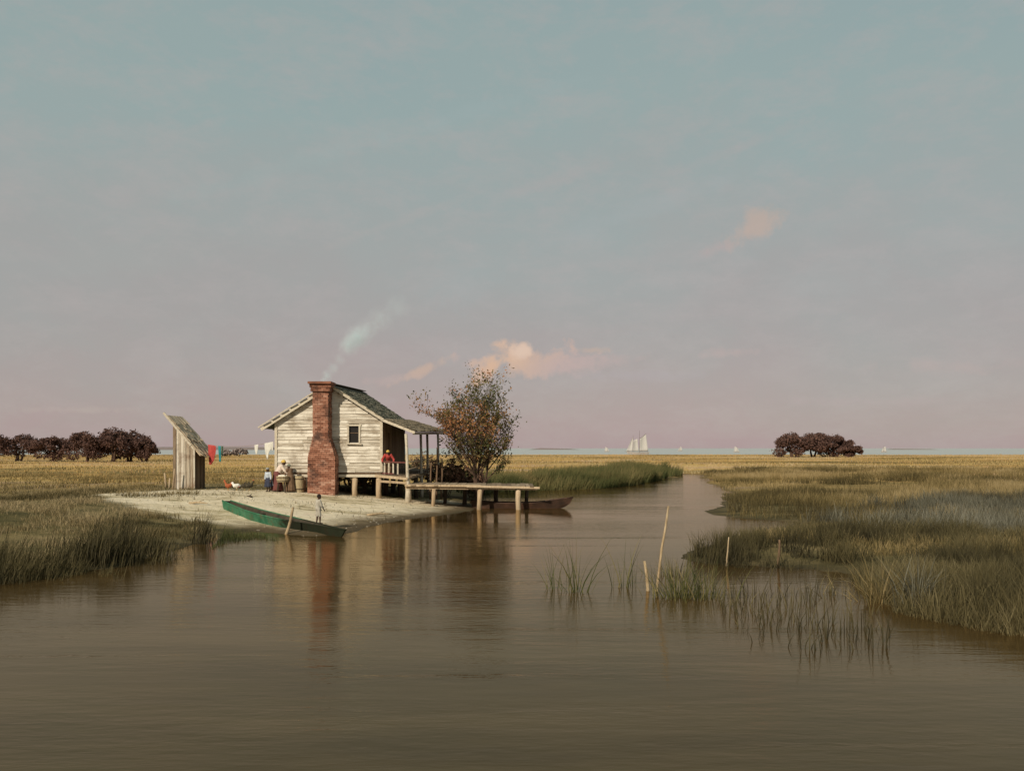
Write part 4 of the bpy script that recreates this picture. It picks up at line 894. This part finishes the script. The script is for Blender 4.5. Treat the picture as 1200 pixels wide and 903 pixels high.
# ------------------------------------------------------------------ ships
def sail(mb, pts, belly):
    a, b_, c_, d_ = map(Vector, pts); n = 8; vs = []
    for i in range(n+1):
        for j in range(n+1):
            u_, v = i/n, j/n; p = lerp(lerp(a, b_, u_), lerp(d_, c_, u_), v); p.y += belly*math.sin(math.pi*u_)*math.sin(math.pi*(.15+.7*v)); vs.append(p)
    mb.add(vs, [(i*(n+1)+j, (i+1)*(n+1)+j, (i+1)*(n+1)+j+1, i*(n+1)+j+1) for i in range(n) for j in range(n)])
def ship(name, label, cat, px, D, s, kind, group=None, flip=1):
    t = thing(name, ((px-600)*D/1000, D, 0), label, cat, group); t.scale = (s*flip, s, s)
    L = 12 if kind == 2 else 6; mb = MB(); b_ = MB(); sec = boat(mb, b_, L, L*.22, L*.09, .1, .5, .1, .3, 16, .5, .06); mb.build('hull', M['hull'], t)
    mb2 = MB(); q = L*.08; mb2.hexa([(-L*.45, -L*.09, q), (L*.42, -L*.03, q), (L*.42, L*.03, q), (-L*.45, L*.09, q)], [(-L*.45, -L*.09, q+.05), (L*.42, -L*.03, q+.05), (L*.42, L*.03, q+.05), (-L*.45, L*.09, q+.05)]); mb2.build('deck', M['hull'], t)
    def ms(x, h): m_ = MB(); m_.tube([(x, 0, .2), (x-.1, 0, h)], [.12, .05], 7); m_.build('mast', M['bark'], t)
    def sl_(pts, be): m_ = MB(); sail(m_, pts, be); o = m_.build('sail', M['sail'], t, True); o.modifiers.new('th', 'SOLIDIFY').thickness = .04
    if kind == 2:
        ms(-.6, 13.2); ms(3.0, 10.4)
        sl_([(-.75, 0, 1.5), (-5.6, .5, 1.7), (-4.4, .6, 11.3), (-.85, 0, 8.6)], .7); sl_([(2.85, 0, 1.5), (-.3, .5, 1.6), (.4, .5, 8.6), (2.8, 0, 7.6)], .5)
        sl_([(3.2, 0, 1.6), (6.9, .1, 1.2), (3.1, 0, 9.4), (3.05, 0, 9.4)], .4)
        m_ = MB(); m_.tube([(5.4, 0, 1.1), (7.6, 0, 1.6)], [.09, .05], 6); m_.build('bowsprit', M['bark'], t)
        m_ = MB(); m_.tube([(-.7, 0, 1.5), (-5.8, .5, 1.6)], .07, 6); m_.build('boom', M['bark'], t); m_ = MB(); m_.tube([(-.8, 0, 8.6), (-4.6, .6, 11.5)], .06, 6); m_.build('gaff', M['bark'], t)
    else:
        ms(.6, 6.4); sl_([(.5, 0, .9), (-2.6, .3, .9), (-1.6, .3, 6.1), (.5, 0, 5.0)], .4); sl_([(.7, 0, .9), (2.7, .05, .7), (.65, 0, 5.4), (.62, 0, 5.4)], .2)
ship('schooner', 'white-sailed schooner with two masts passing just beyond the marsh', 'ship', 748, 440, .92, 2, flip=-1)
SG = 'small sails on the horizon'
for px, D, s, fl, lab in ((711, 700, .68, 1, 'tiny pale sailing boat on the horizon just left of the schooner'), (797, 900, .78, -1, 'faint tiny sailing boat on the horizon right of the schooner'), (863, 620, .72, 1, 'tiny white sailing boat on the horizon left of the right grove'), (1036, 640, .72, -1, 'tiny white sailing boat on the horizon right of the right grove'), (583, 520, .55, 1, 'tiny white sail low on the horizon right of the airy tree')):
    ship('sailing_boat', lab, 'sailboat', px, D, s, 1, SG, fl)
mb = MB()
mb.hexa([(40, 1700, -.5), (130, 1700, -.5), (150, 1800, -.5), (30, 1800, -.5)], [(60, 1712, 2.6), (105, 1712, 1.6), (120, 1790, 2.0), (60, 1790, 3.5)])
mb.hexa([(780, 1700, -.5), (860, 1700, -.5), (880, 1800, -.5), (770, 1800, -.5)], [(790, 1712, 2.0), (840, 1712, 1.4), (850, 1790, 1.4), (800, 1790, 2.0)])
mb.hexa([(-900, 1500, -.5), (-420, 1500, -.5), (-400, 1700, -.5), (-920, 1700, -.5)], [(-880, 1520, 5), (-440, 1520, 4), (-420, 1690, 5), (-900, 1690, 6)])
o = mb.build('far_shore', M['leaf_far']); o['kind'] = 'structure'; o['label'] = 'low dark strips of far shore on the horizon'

# ------------------------------------------------------------------ grass and reeds
def stuff(o, label, cat): return tag(o, label, cat, None, 'stuff')
def tintof(P, seed, sc=.25, amp=1.7): return np.clip((fbm(P[:, 0]*sc, P[:, 1]*sc*1.5, seed)-.5)*amp+.5+rng.uniform(-.3, .3, len(P)), 0, 1)
nosand = lambda x, y: np.clip(1-sandmask(x, y)*1.3, 0, 1)*(sdf(x, y, creek) > -.05)
# golden marsh beyond the creek
fw = [(-75, 62), (-30, 58), (-14, 58), (-2, 62), (12, 72), (17, 88), (24, 84), (40, 62), (75, 60), (250, 372), (-250, 372)]
P = scatter(None, 110000, .0, lambda x, y: (sdf(x, y, creek) > .3)*np.clip(70/y, .12, 1), world=fw)
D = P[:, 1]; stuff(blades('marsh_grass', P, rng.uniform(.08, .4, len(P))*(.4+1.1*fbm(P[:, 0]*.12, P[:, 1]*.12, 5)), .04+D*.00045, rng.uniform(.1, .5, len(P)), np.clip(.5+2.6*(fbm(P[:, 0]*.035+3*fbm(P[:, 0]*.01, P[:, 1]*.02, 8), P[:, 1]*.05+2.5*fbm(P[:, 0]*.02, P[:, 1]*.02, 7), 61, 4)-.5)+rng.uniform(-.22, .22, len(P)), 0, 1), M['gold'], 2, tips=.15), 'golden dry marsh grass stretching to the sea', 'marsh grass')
# green reed bank behind the dock
P = scatter([(540,577),(585,574),(640,571.5),(700,569.5),(745,565.5),(778,558.8),(800,554),(770,551),(700,556),(640,559),(560,563),(520,570)], 30000, .35, lambda x, y: np.exp(-np.abs(sdf(x, y, creek))/4))
stuff(blades('reeds', P, rng.uniform(.7, 1.65, len(P))*(.55+.8*fbm(P[:, 0]*.25, P[:, 1]*.25, 12)), .03+P[:, 1]*.0003, rng.uniform(.15, .6, len(P)), tintof(P, 17, .3)*.8, M['reed_green'], 3, az=rng.normal(.4, .8, len(P))), 'green reeds lining the far bank of the creek behind the dock', 'reeds')
# right marsh, upper bed
P = scatter([(790,556),(835,558),(838,567),(850,572),(845,578),(855,590),(848,601),(874,607),(930,612),(1000,617),(1300,617),(1300,552),(1000,549),(860,550)], 95000, .3, lambda x, y: np.clip(.12+H(x, y)*4.5, 0, 1)*(H(x, y) > -.12)*np.clip(55/y, .3, 1))
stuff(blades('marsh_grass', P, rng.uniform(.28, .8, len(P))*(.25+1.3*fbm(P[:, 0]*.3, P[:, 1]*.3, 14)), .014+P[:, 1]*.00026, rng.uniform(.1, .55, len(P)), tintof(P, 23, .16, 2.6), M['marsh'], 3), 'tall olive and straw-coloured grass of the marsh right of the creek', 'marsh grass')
P = scatter([(940,607),(1000,598),(1080,590),(1300,588),(1300,632),(1080,632),(1000,622)], 26000, .5, None, zlo=-.25)
stuff(blades('reeds', P, rng.uniform(.35, .95, len(P)), .026, rng.uniform(.1, .5, len(P)), tintof(P, 29, .4), M['marsh_blue'], 3), 'grey-green reed patch at the right of the marsh', 'reeds')
P = scatter([(930,612),(1300,612),(1300,655),(1010,650),(930,634),(850,640),(850,632)], 16000, .5, lambda x, y: (sdf(x, y, creek) > -.2)*1.0)
stuff(blades('grass', P, rng.uniform(.1, .45, len(P))*(.4+1.1*fbm(P[:, 0]*.6, P[:, 1]*.6, 25)), .024, rng.uniform(.1, .7, len(P)), tintof(P, 27, .5)*.85, M['marsh'], 3), 'short rough grass between the reed beds on the right', 'grass')
P = scatter([(178,576),(392,577),(480,587),(540,590),(500,606),(400,622),(300,616),(200,602)], 900, .45, lambda x, y: .1+.9*(fbm(x*.4, y*.4, 71) > .56))
stuff(blades('grass', P, rng.uniform(.06, .26, len(P)), .03, rng.uniform(.2, .9, len(P)), tintof(P, 72, .4), M['bank'], 2), 'thin sprigs of grass growing through the sand', 'grass')
P = scatter([(100,590),(105,578),(190,577),(235,590),(225,607),(170,604)], 2600, .6, lambda x, y: .08+.92*(fbm(x*.5, y*.7, 73) > .5))
stuff(blades('grass', P, rng.uniform(.06, .3, len(P)), .028, rng.uniform(.2, .8, len(P)), tintof(P, 74, .5), M['bank'], 2), 'broken tufts of grass on the left end of the sand', 'grass')
for i, (px, py, L_, az_, lab) in enumerate(((430, 604, 1.1, .5, 'bleached driftwood branch on the sand in front of the shack'), (295, 583, .7, 2.2, 'short dark driftwood piece on the sand behind the skiff'), (222, 590, .9, -.3, 'thin driftwood stick on the sand below the outhouse'))):
    g_ = G(px, py); mb = MB(); d_ = Vector((math.cos(az_), math.sin(az_), 0)); mb.tube([g_+Vector((0, 0, .03)), g_+d_*L_*.4+Vector((0, 0, .07)), g_+d_*L_*.75+Vector((.05, .06, .05)), g_+d_*L_+Vector((0, 0, .04))], [.05, .045, .03, .015], 7)
    mb.tube([g_+d_*L_*.4+Vector((0, 0, .07)), g_+d_*L_*.6+Vector((.1, .15, .16))], [.025, .01], 5); tag(mb.build('driftwood', M['stick' if i != 1 else 'dark_post'], smooth=True, origin=tuple(g_)), lab, 'driftwood', 'driftwood on the sand')
P = scatter([(178,577),(392,578),(480,588),(540,591),(500,605),(440,613),(400,627),(300,618),(200,602)], 700, .5)
Vs, Fs = [], []
for i, (x_, y_, z_) in enumerate(P):
    r_ = random.uniform(.015, .05); b0 = len(Vs); Vs += [(x_+r_*a_*random.uniform(.7, 1.3), y_+r_*c_*random.uniform(.7, 1.3), z_+r_*.6*e_) for a_, c_, e_ in ((1,0,0),(-1,0,0),(0,1,0),(0,-1,0),(0,0,1),(0,0,-1))]
    Fs += [(b0+a_, b0+c_, b0+e_) for a_, c_, e_ in ((0,2,4),(2,1,4),(1,3,4),(3,0,4),(2,0,5),(1,2,5),(3,1,5),(0,3,5))]
M['shell'] = surf('shells_and_pebbles', [(0, (.10,.08,.055)), (.5, (.28,.235,.17)), (1, (.48,.43,.34))], (1, 1, 1), 3, .8, .7)
stuff(np_mesh('pebbles', np.array(Vs), np.array(Fs), 3, M['shell'], np.repeat(rng.uniform(0, 1, len(P)), 6)), 'scattered shells and pebbles on the sand', 'pebbles')
# near right reed bed in the shallows
P = scatter([(795,655),(815,642),(880,630),(930,622),(1000,618),(1300,620),(1300,745),(1107,722),(1070,714),(1030,700),(1005,676),(950,665),(880,662),(826,659)], 56000, .9, lambda x, y: np.clip(.8+H(x, y)*2.4, .05, 1), zlo=-.25)
P = P[rng.uniform(0, 1, len(P)) < .25+.75*(fbm(P[:, 0]*1.3, P[:, 1]*1.3, 55, 2) > .5)]
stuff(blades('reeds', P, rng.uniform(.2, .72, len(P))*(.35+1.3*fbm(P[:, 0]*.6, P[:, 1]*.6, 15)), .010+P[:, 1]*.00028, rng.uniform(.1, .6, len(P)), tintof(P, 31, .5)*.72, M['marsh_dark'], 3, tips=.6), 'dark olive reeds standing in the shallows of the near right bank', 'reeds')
P = scatter([(830,690),(880,672),(960,672),(1020,690),(1060,718),(1040,745),(950,752),(860,735)], 300, .9, lambda x, y: (H(x, y) < -.02)*1.0, zlo=-.2)
P[:, 2] = -.02
stuff(blades('reeds', P, rng.uniform(.2, .7, len(P)), .02, rng.uniform(.1, .6, len(P)), tintof(P, 33, .6)*.7, M['marsh_dark'], 4), 'sparse thin reeds standing in the dark water before the right bank', 'reeds')
P = scatter([(990,668),(1300,690),(1300,765),(1107,738),(1030,714)], 11000, .5, lambda x, y: np.exp(-np.abs(sdf(x, y, creek))*.35)*(H(x, y) > -.2), zlo=-.2)
stuff(blades('reeds', P, rng.uniform(.25, .8, len(P))*(.4+1.0*fbm(P[:, 0]*.7, P[:, 1]*.7, 45)), .016, rng.uniform(.1, .6, len(P)), tintof(P, 47, .6, 2.4)*.7, M['marsh_dark'], 4, tips=.6), 'dark olive reeds crowding the water edge at lower right', 'reeds')
wp_ = [(7.5, 8), (34, 6), (60, 30), (30, 34), (14, 21), (9, 15)]
P = scatter(None, 26000, .5, lambda x, y: np.clip(.3+H(x, y)*4, 0, 1)*(H(x, y) > -.1)*(x*.55 > .28*y-1.2), zlo=-.2, world=wp_)
stuff(blades('grass', P, rng.uniform(.15, .6, len(P))*(.35+1.1*fbm(P[:, 0]*.6, P[:, 1]*.6, 48)), .017, rng.uniform(.1, .6, len(P)), tintof(P, 49, .4, 2.4)*.8, M['marsh'], 3), 'rough grass on the nearest part of the right bank', 'grass')
# left bank
P = scatter([(-260,690),(0,674),(93,667),(130,667),(165,656),(200,645),(245,636),(262,626),(235,612),(190,604),(150,592),(120,584),(-200,584)], 48000, .8, lambda x, y: nosand(x, y)*np.clip(40/y-.3, .25, 1))
stuff(blades('grass', P, rng.uniform(.08, .36, len(P))*(.15+1.35*fbm(P[:, 0]*.6, P[:, 1]*.6, 16)), .010+P[:, 1]*.00035, rng.uniform(.15, .7, len(P)), tintof(P, 37, .4, 2.6), M['bank'], 3), 'mixed green and straw grass on the left bank', 'grass')
P = scatter([(-300,588),(120,586),(180,598),(196,588),(165,580),(190,573),(330,572),(330,556),(-300,556)], 26000, .3, nosand)
stuff(blades('grass', P, rng.uniform(.12, .42, len(P)), .02+P[:, 1]*.0003, rng.uniform(.1, .6, len(P)), .25+.7*tintof(P, 39, .2), M['marsh'], 2), 'short dry grass around and behind the outhouse', 'grass')
P = scatter([(-300,698),(0,680),(93,674),(150,672),(168,660),(200,650),(222,644),(150,636),(93,628),(-200,640)], 5200, .9, lambda x, y: np.clip(1.2-np.abs(sdf(x, y, creek))*.6, 0, 1), zlo=-.3)
stuff(blades('reeds', P, rng.uniform(.4, 1.2, len(P))*(.2+1.2*fbm(P[:, 0]*.6, P[:, 1]*.6, 19)), .022, rng.uniform(.1, .5, len(P)), tintof(P, 41, .5)*.5, M['marsh_dark'], 4, az=rng.normal(.3, .9, len(P))), 'tall dark reeds at the water edge of the left bank', 'reeds')
P = scatter([(245,637),(262,630),(300,624),(330,627),(300,619),(262,620)], 1500, 0, None, zlo=-.1)
stuff(blades('grass', P, rng.uniform(.1, .35, len(P)), .02, rng.uniform(.1, .5, len(P)), tintof(P, 43, .5)*.7, M['reed_green'], 3), 'fringe of short green grass below the skiff', 'grass')
# single clumps
def clump(name, px, py, n, hh, spread, lean, mat, label, cat, group, w_=.022, seg=5, azm=None, tmul=1.0):
    x, y = P0(px, py); z = min(h1(x, y), 0) if h1(x, y) < 0 else h1(x, y)
    r = np.abs(rng.normal(0, spread, n)); a = rng.uniform(0, 6.283, n); Pp = np.column_stack([x+r*np.cos(a), y+r*np.sin(a)*.7, np.full(n, max(z, -.35))]) - np.array([x, y, 0])
    t = blades(name, Pp, rng.uniform(.45, 1, n)*hh - z*0, np.full(n, w_)*rng.uniform(.6, 1.3, n), rng.uniform(.05, lean, n), rng.uniform(0, tmul, n), M[mat], seg, az=np.where(rng.uniform(0, 1, n) < .8, np.arctan2(Pp[:, 1], Pp[:, 0]+1e-6)+rng.normal(0, .4, n), rng.uniform(0, 6.28, n)) if azm is None else rng.normal(azm, .7, n))
    t.location = (x, y, 0); return tag(t, label, cat, group)
RG = 'reed tufts standing in open water'
for a in ((653, 690, 22, 1.6, .2, .5, 'reed_green', 'sparse green reed tuft in open water, leftmost of the midstream ones'), (674, 693, 30, 2.0, .2, .8, 'reed_green', 'taller green reed tuft with arching blades right of the leftmost midstream one'), (719, 688, 6, 1.2, .05, .4, 'reed_green', 'few dark reed blades between the midstream tufts and the bleached stakes'), (730, 688, 9, 1.75, .07, .5, 'reed_green', 'thin tall reed sprig just left of the bleached stakes'), (745, 684, 14, 1.3, .1, .35, 'reed_green', 'small reed tuft touching the left of the short bleached stake'),
          (796, 700, 190, 1.35, .34, .8, 'reed_green', 'dense green reed clump right of the tall leaning pole'), (824, 700, 110, 1.3, .36, .6, 'reed_green', 'looser reed clump right of the dense one'), (790, 674, 110, 1.05, .5, .4, 'marsh_dark', 'straw-tipped reeds behind the tall leaning pole')):
    clump('reed_clump', *a[:8], 'reeds', RG)
for a in ((1030, 705, 170, 1.35, .22, 1.15, 'marsh', 'large straw-coloured tussock with arching blades on the near right bank'), (1075, 712, 120, 1.15, .3, .9, 'marsh_blue', 'grey-green tussock at the near right edge of the bank'), (985, 697, 36, .9, .25, .9, 'marsh', 'small sprawling tussock left of the large straw-coloured one'), (945, 690, 24, .7, .2, .7, 'marsh_dark', 'small dark tuft in the shallows near the brown upright stake')):
    clump('grass_tussock', *a[:8], 'tussock', 'tussocks on the near right bank')
for a in ((118, 664, 150, 1.35, .34, .55, 'marsh_dark', 'tall dark reed clump on the left bank, leftmost and largest'), (146, 660, 110, 1.3, .26, .5, 'marsh_dark', 'tall dark reed clump right of the largest on the left bank'), (237, 637, 110, 1.35, .25, .6, 'marsh_dark', 'dark leaning reed clump below the outhouse at the water edge'), (184, 652, 70, 1.0, .3, .5, 'marsh_dark', 'low dark reed clump between the left bank clumps')):
    clump('reed_clump', *a[:8], 'reeds', 'reed clumps on the left bank', azm=.5, w_=.026, tmul=.5)

# ------------------------------------------------------------------ smoke
m, nt, out = new_mat('smoke'); pv = nt.nodes.new('ShaderNodeVolumePrincipled'); pv.inputs['Color'].default_value = (.80,.96,1,1); pv.inputs['Anisotropy'].default_value = -.2
at = nt.nodes.new('ShaderNodeTexCoord'); sm = nt.nodes.new('ShaderNodeTexNoise'); sm.inputs['Scale'].default_value = 1.5; sm.inputs['Detail'].default_value = 6; sm.inputs['Roughness'].default_value = .65; sm.inputs['Distortion'].default_value = .8; nt.links.new(at.outputs['Object'], sm.inputs['Vector'])
wsp = math_(nt, 'MULTIPLY', math_(nt, 'SUBTRACT', sm.outputs['Fac'], .36, True), 4.5)
puffs = [(379, 447, 5, 7, 2.6), (383, 440, 8, 9, 2.2), (390, 432, 9, 9, 1.6), (399, 421, 9, 10, .7), (409, 406, 15, 14, 1.9), (419, 395, 19, 16, 1.8), (430, 385, 18, 15, .9), (446, 374, 20, 17, .5), (464, 360, 20, 19, .3)]
tot = None; mb = MB()
for (px, py, rx, rz_, am) in puffs:
    k = .043; c_ = PD(px, py, 43.0); R_ = Vector((rx*k, rx*k, rz_*k))
    mp = nt.nodes.new('ShaderNodeVectorMath'); mp.operation = 'SUBTRACT'; nt.links.new(at.outputs['Object'], mp.inputs[0]); mp.inputs[1].default_value = c_
    dv = nt.nodes.new('ShaderNodeVectorMath'); dv.operation = 'DIVIDE'; nt.links.new(mp.outputs[0], dv.inputs[0]); dv.inputs[1].default_value = R_
    ln = nt.nodes.new('ShaderNodeVectorMath'); ln.operation = 'LENGTH'; nt.links.new(dv.outputs[0], ln.inputs[0])
    f_ = math_(nt, 'MULTIPLY', math_(nt, 'POWER', math_(nt, 'SUBTRACT', 1.0, ln.outputs['Value'], True), 1.3), am)
    tot = f_ if tot is None else math_(nt, 'ADD', tot, f_); mb.ball(c_, tuple(R_*1.05), 14, 10)
nt.links.new(math_(nt, 'MULTIPLY', tot, wsp), pv.inputs['Density']); nt.links.new(pv.outputs[0], out.inputs['Volume'])
o = fuse(mb, 'smoke', m, None, .1, 1); tag(o, 'thin pale blue smoke drifting up from the brick chimney', 'smoke', None, 'stuff')
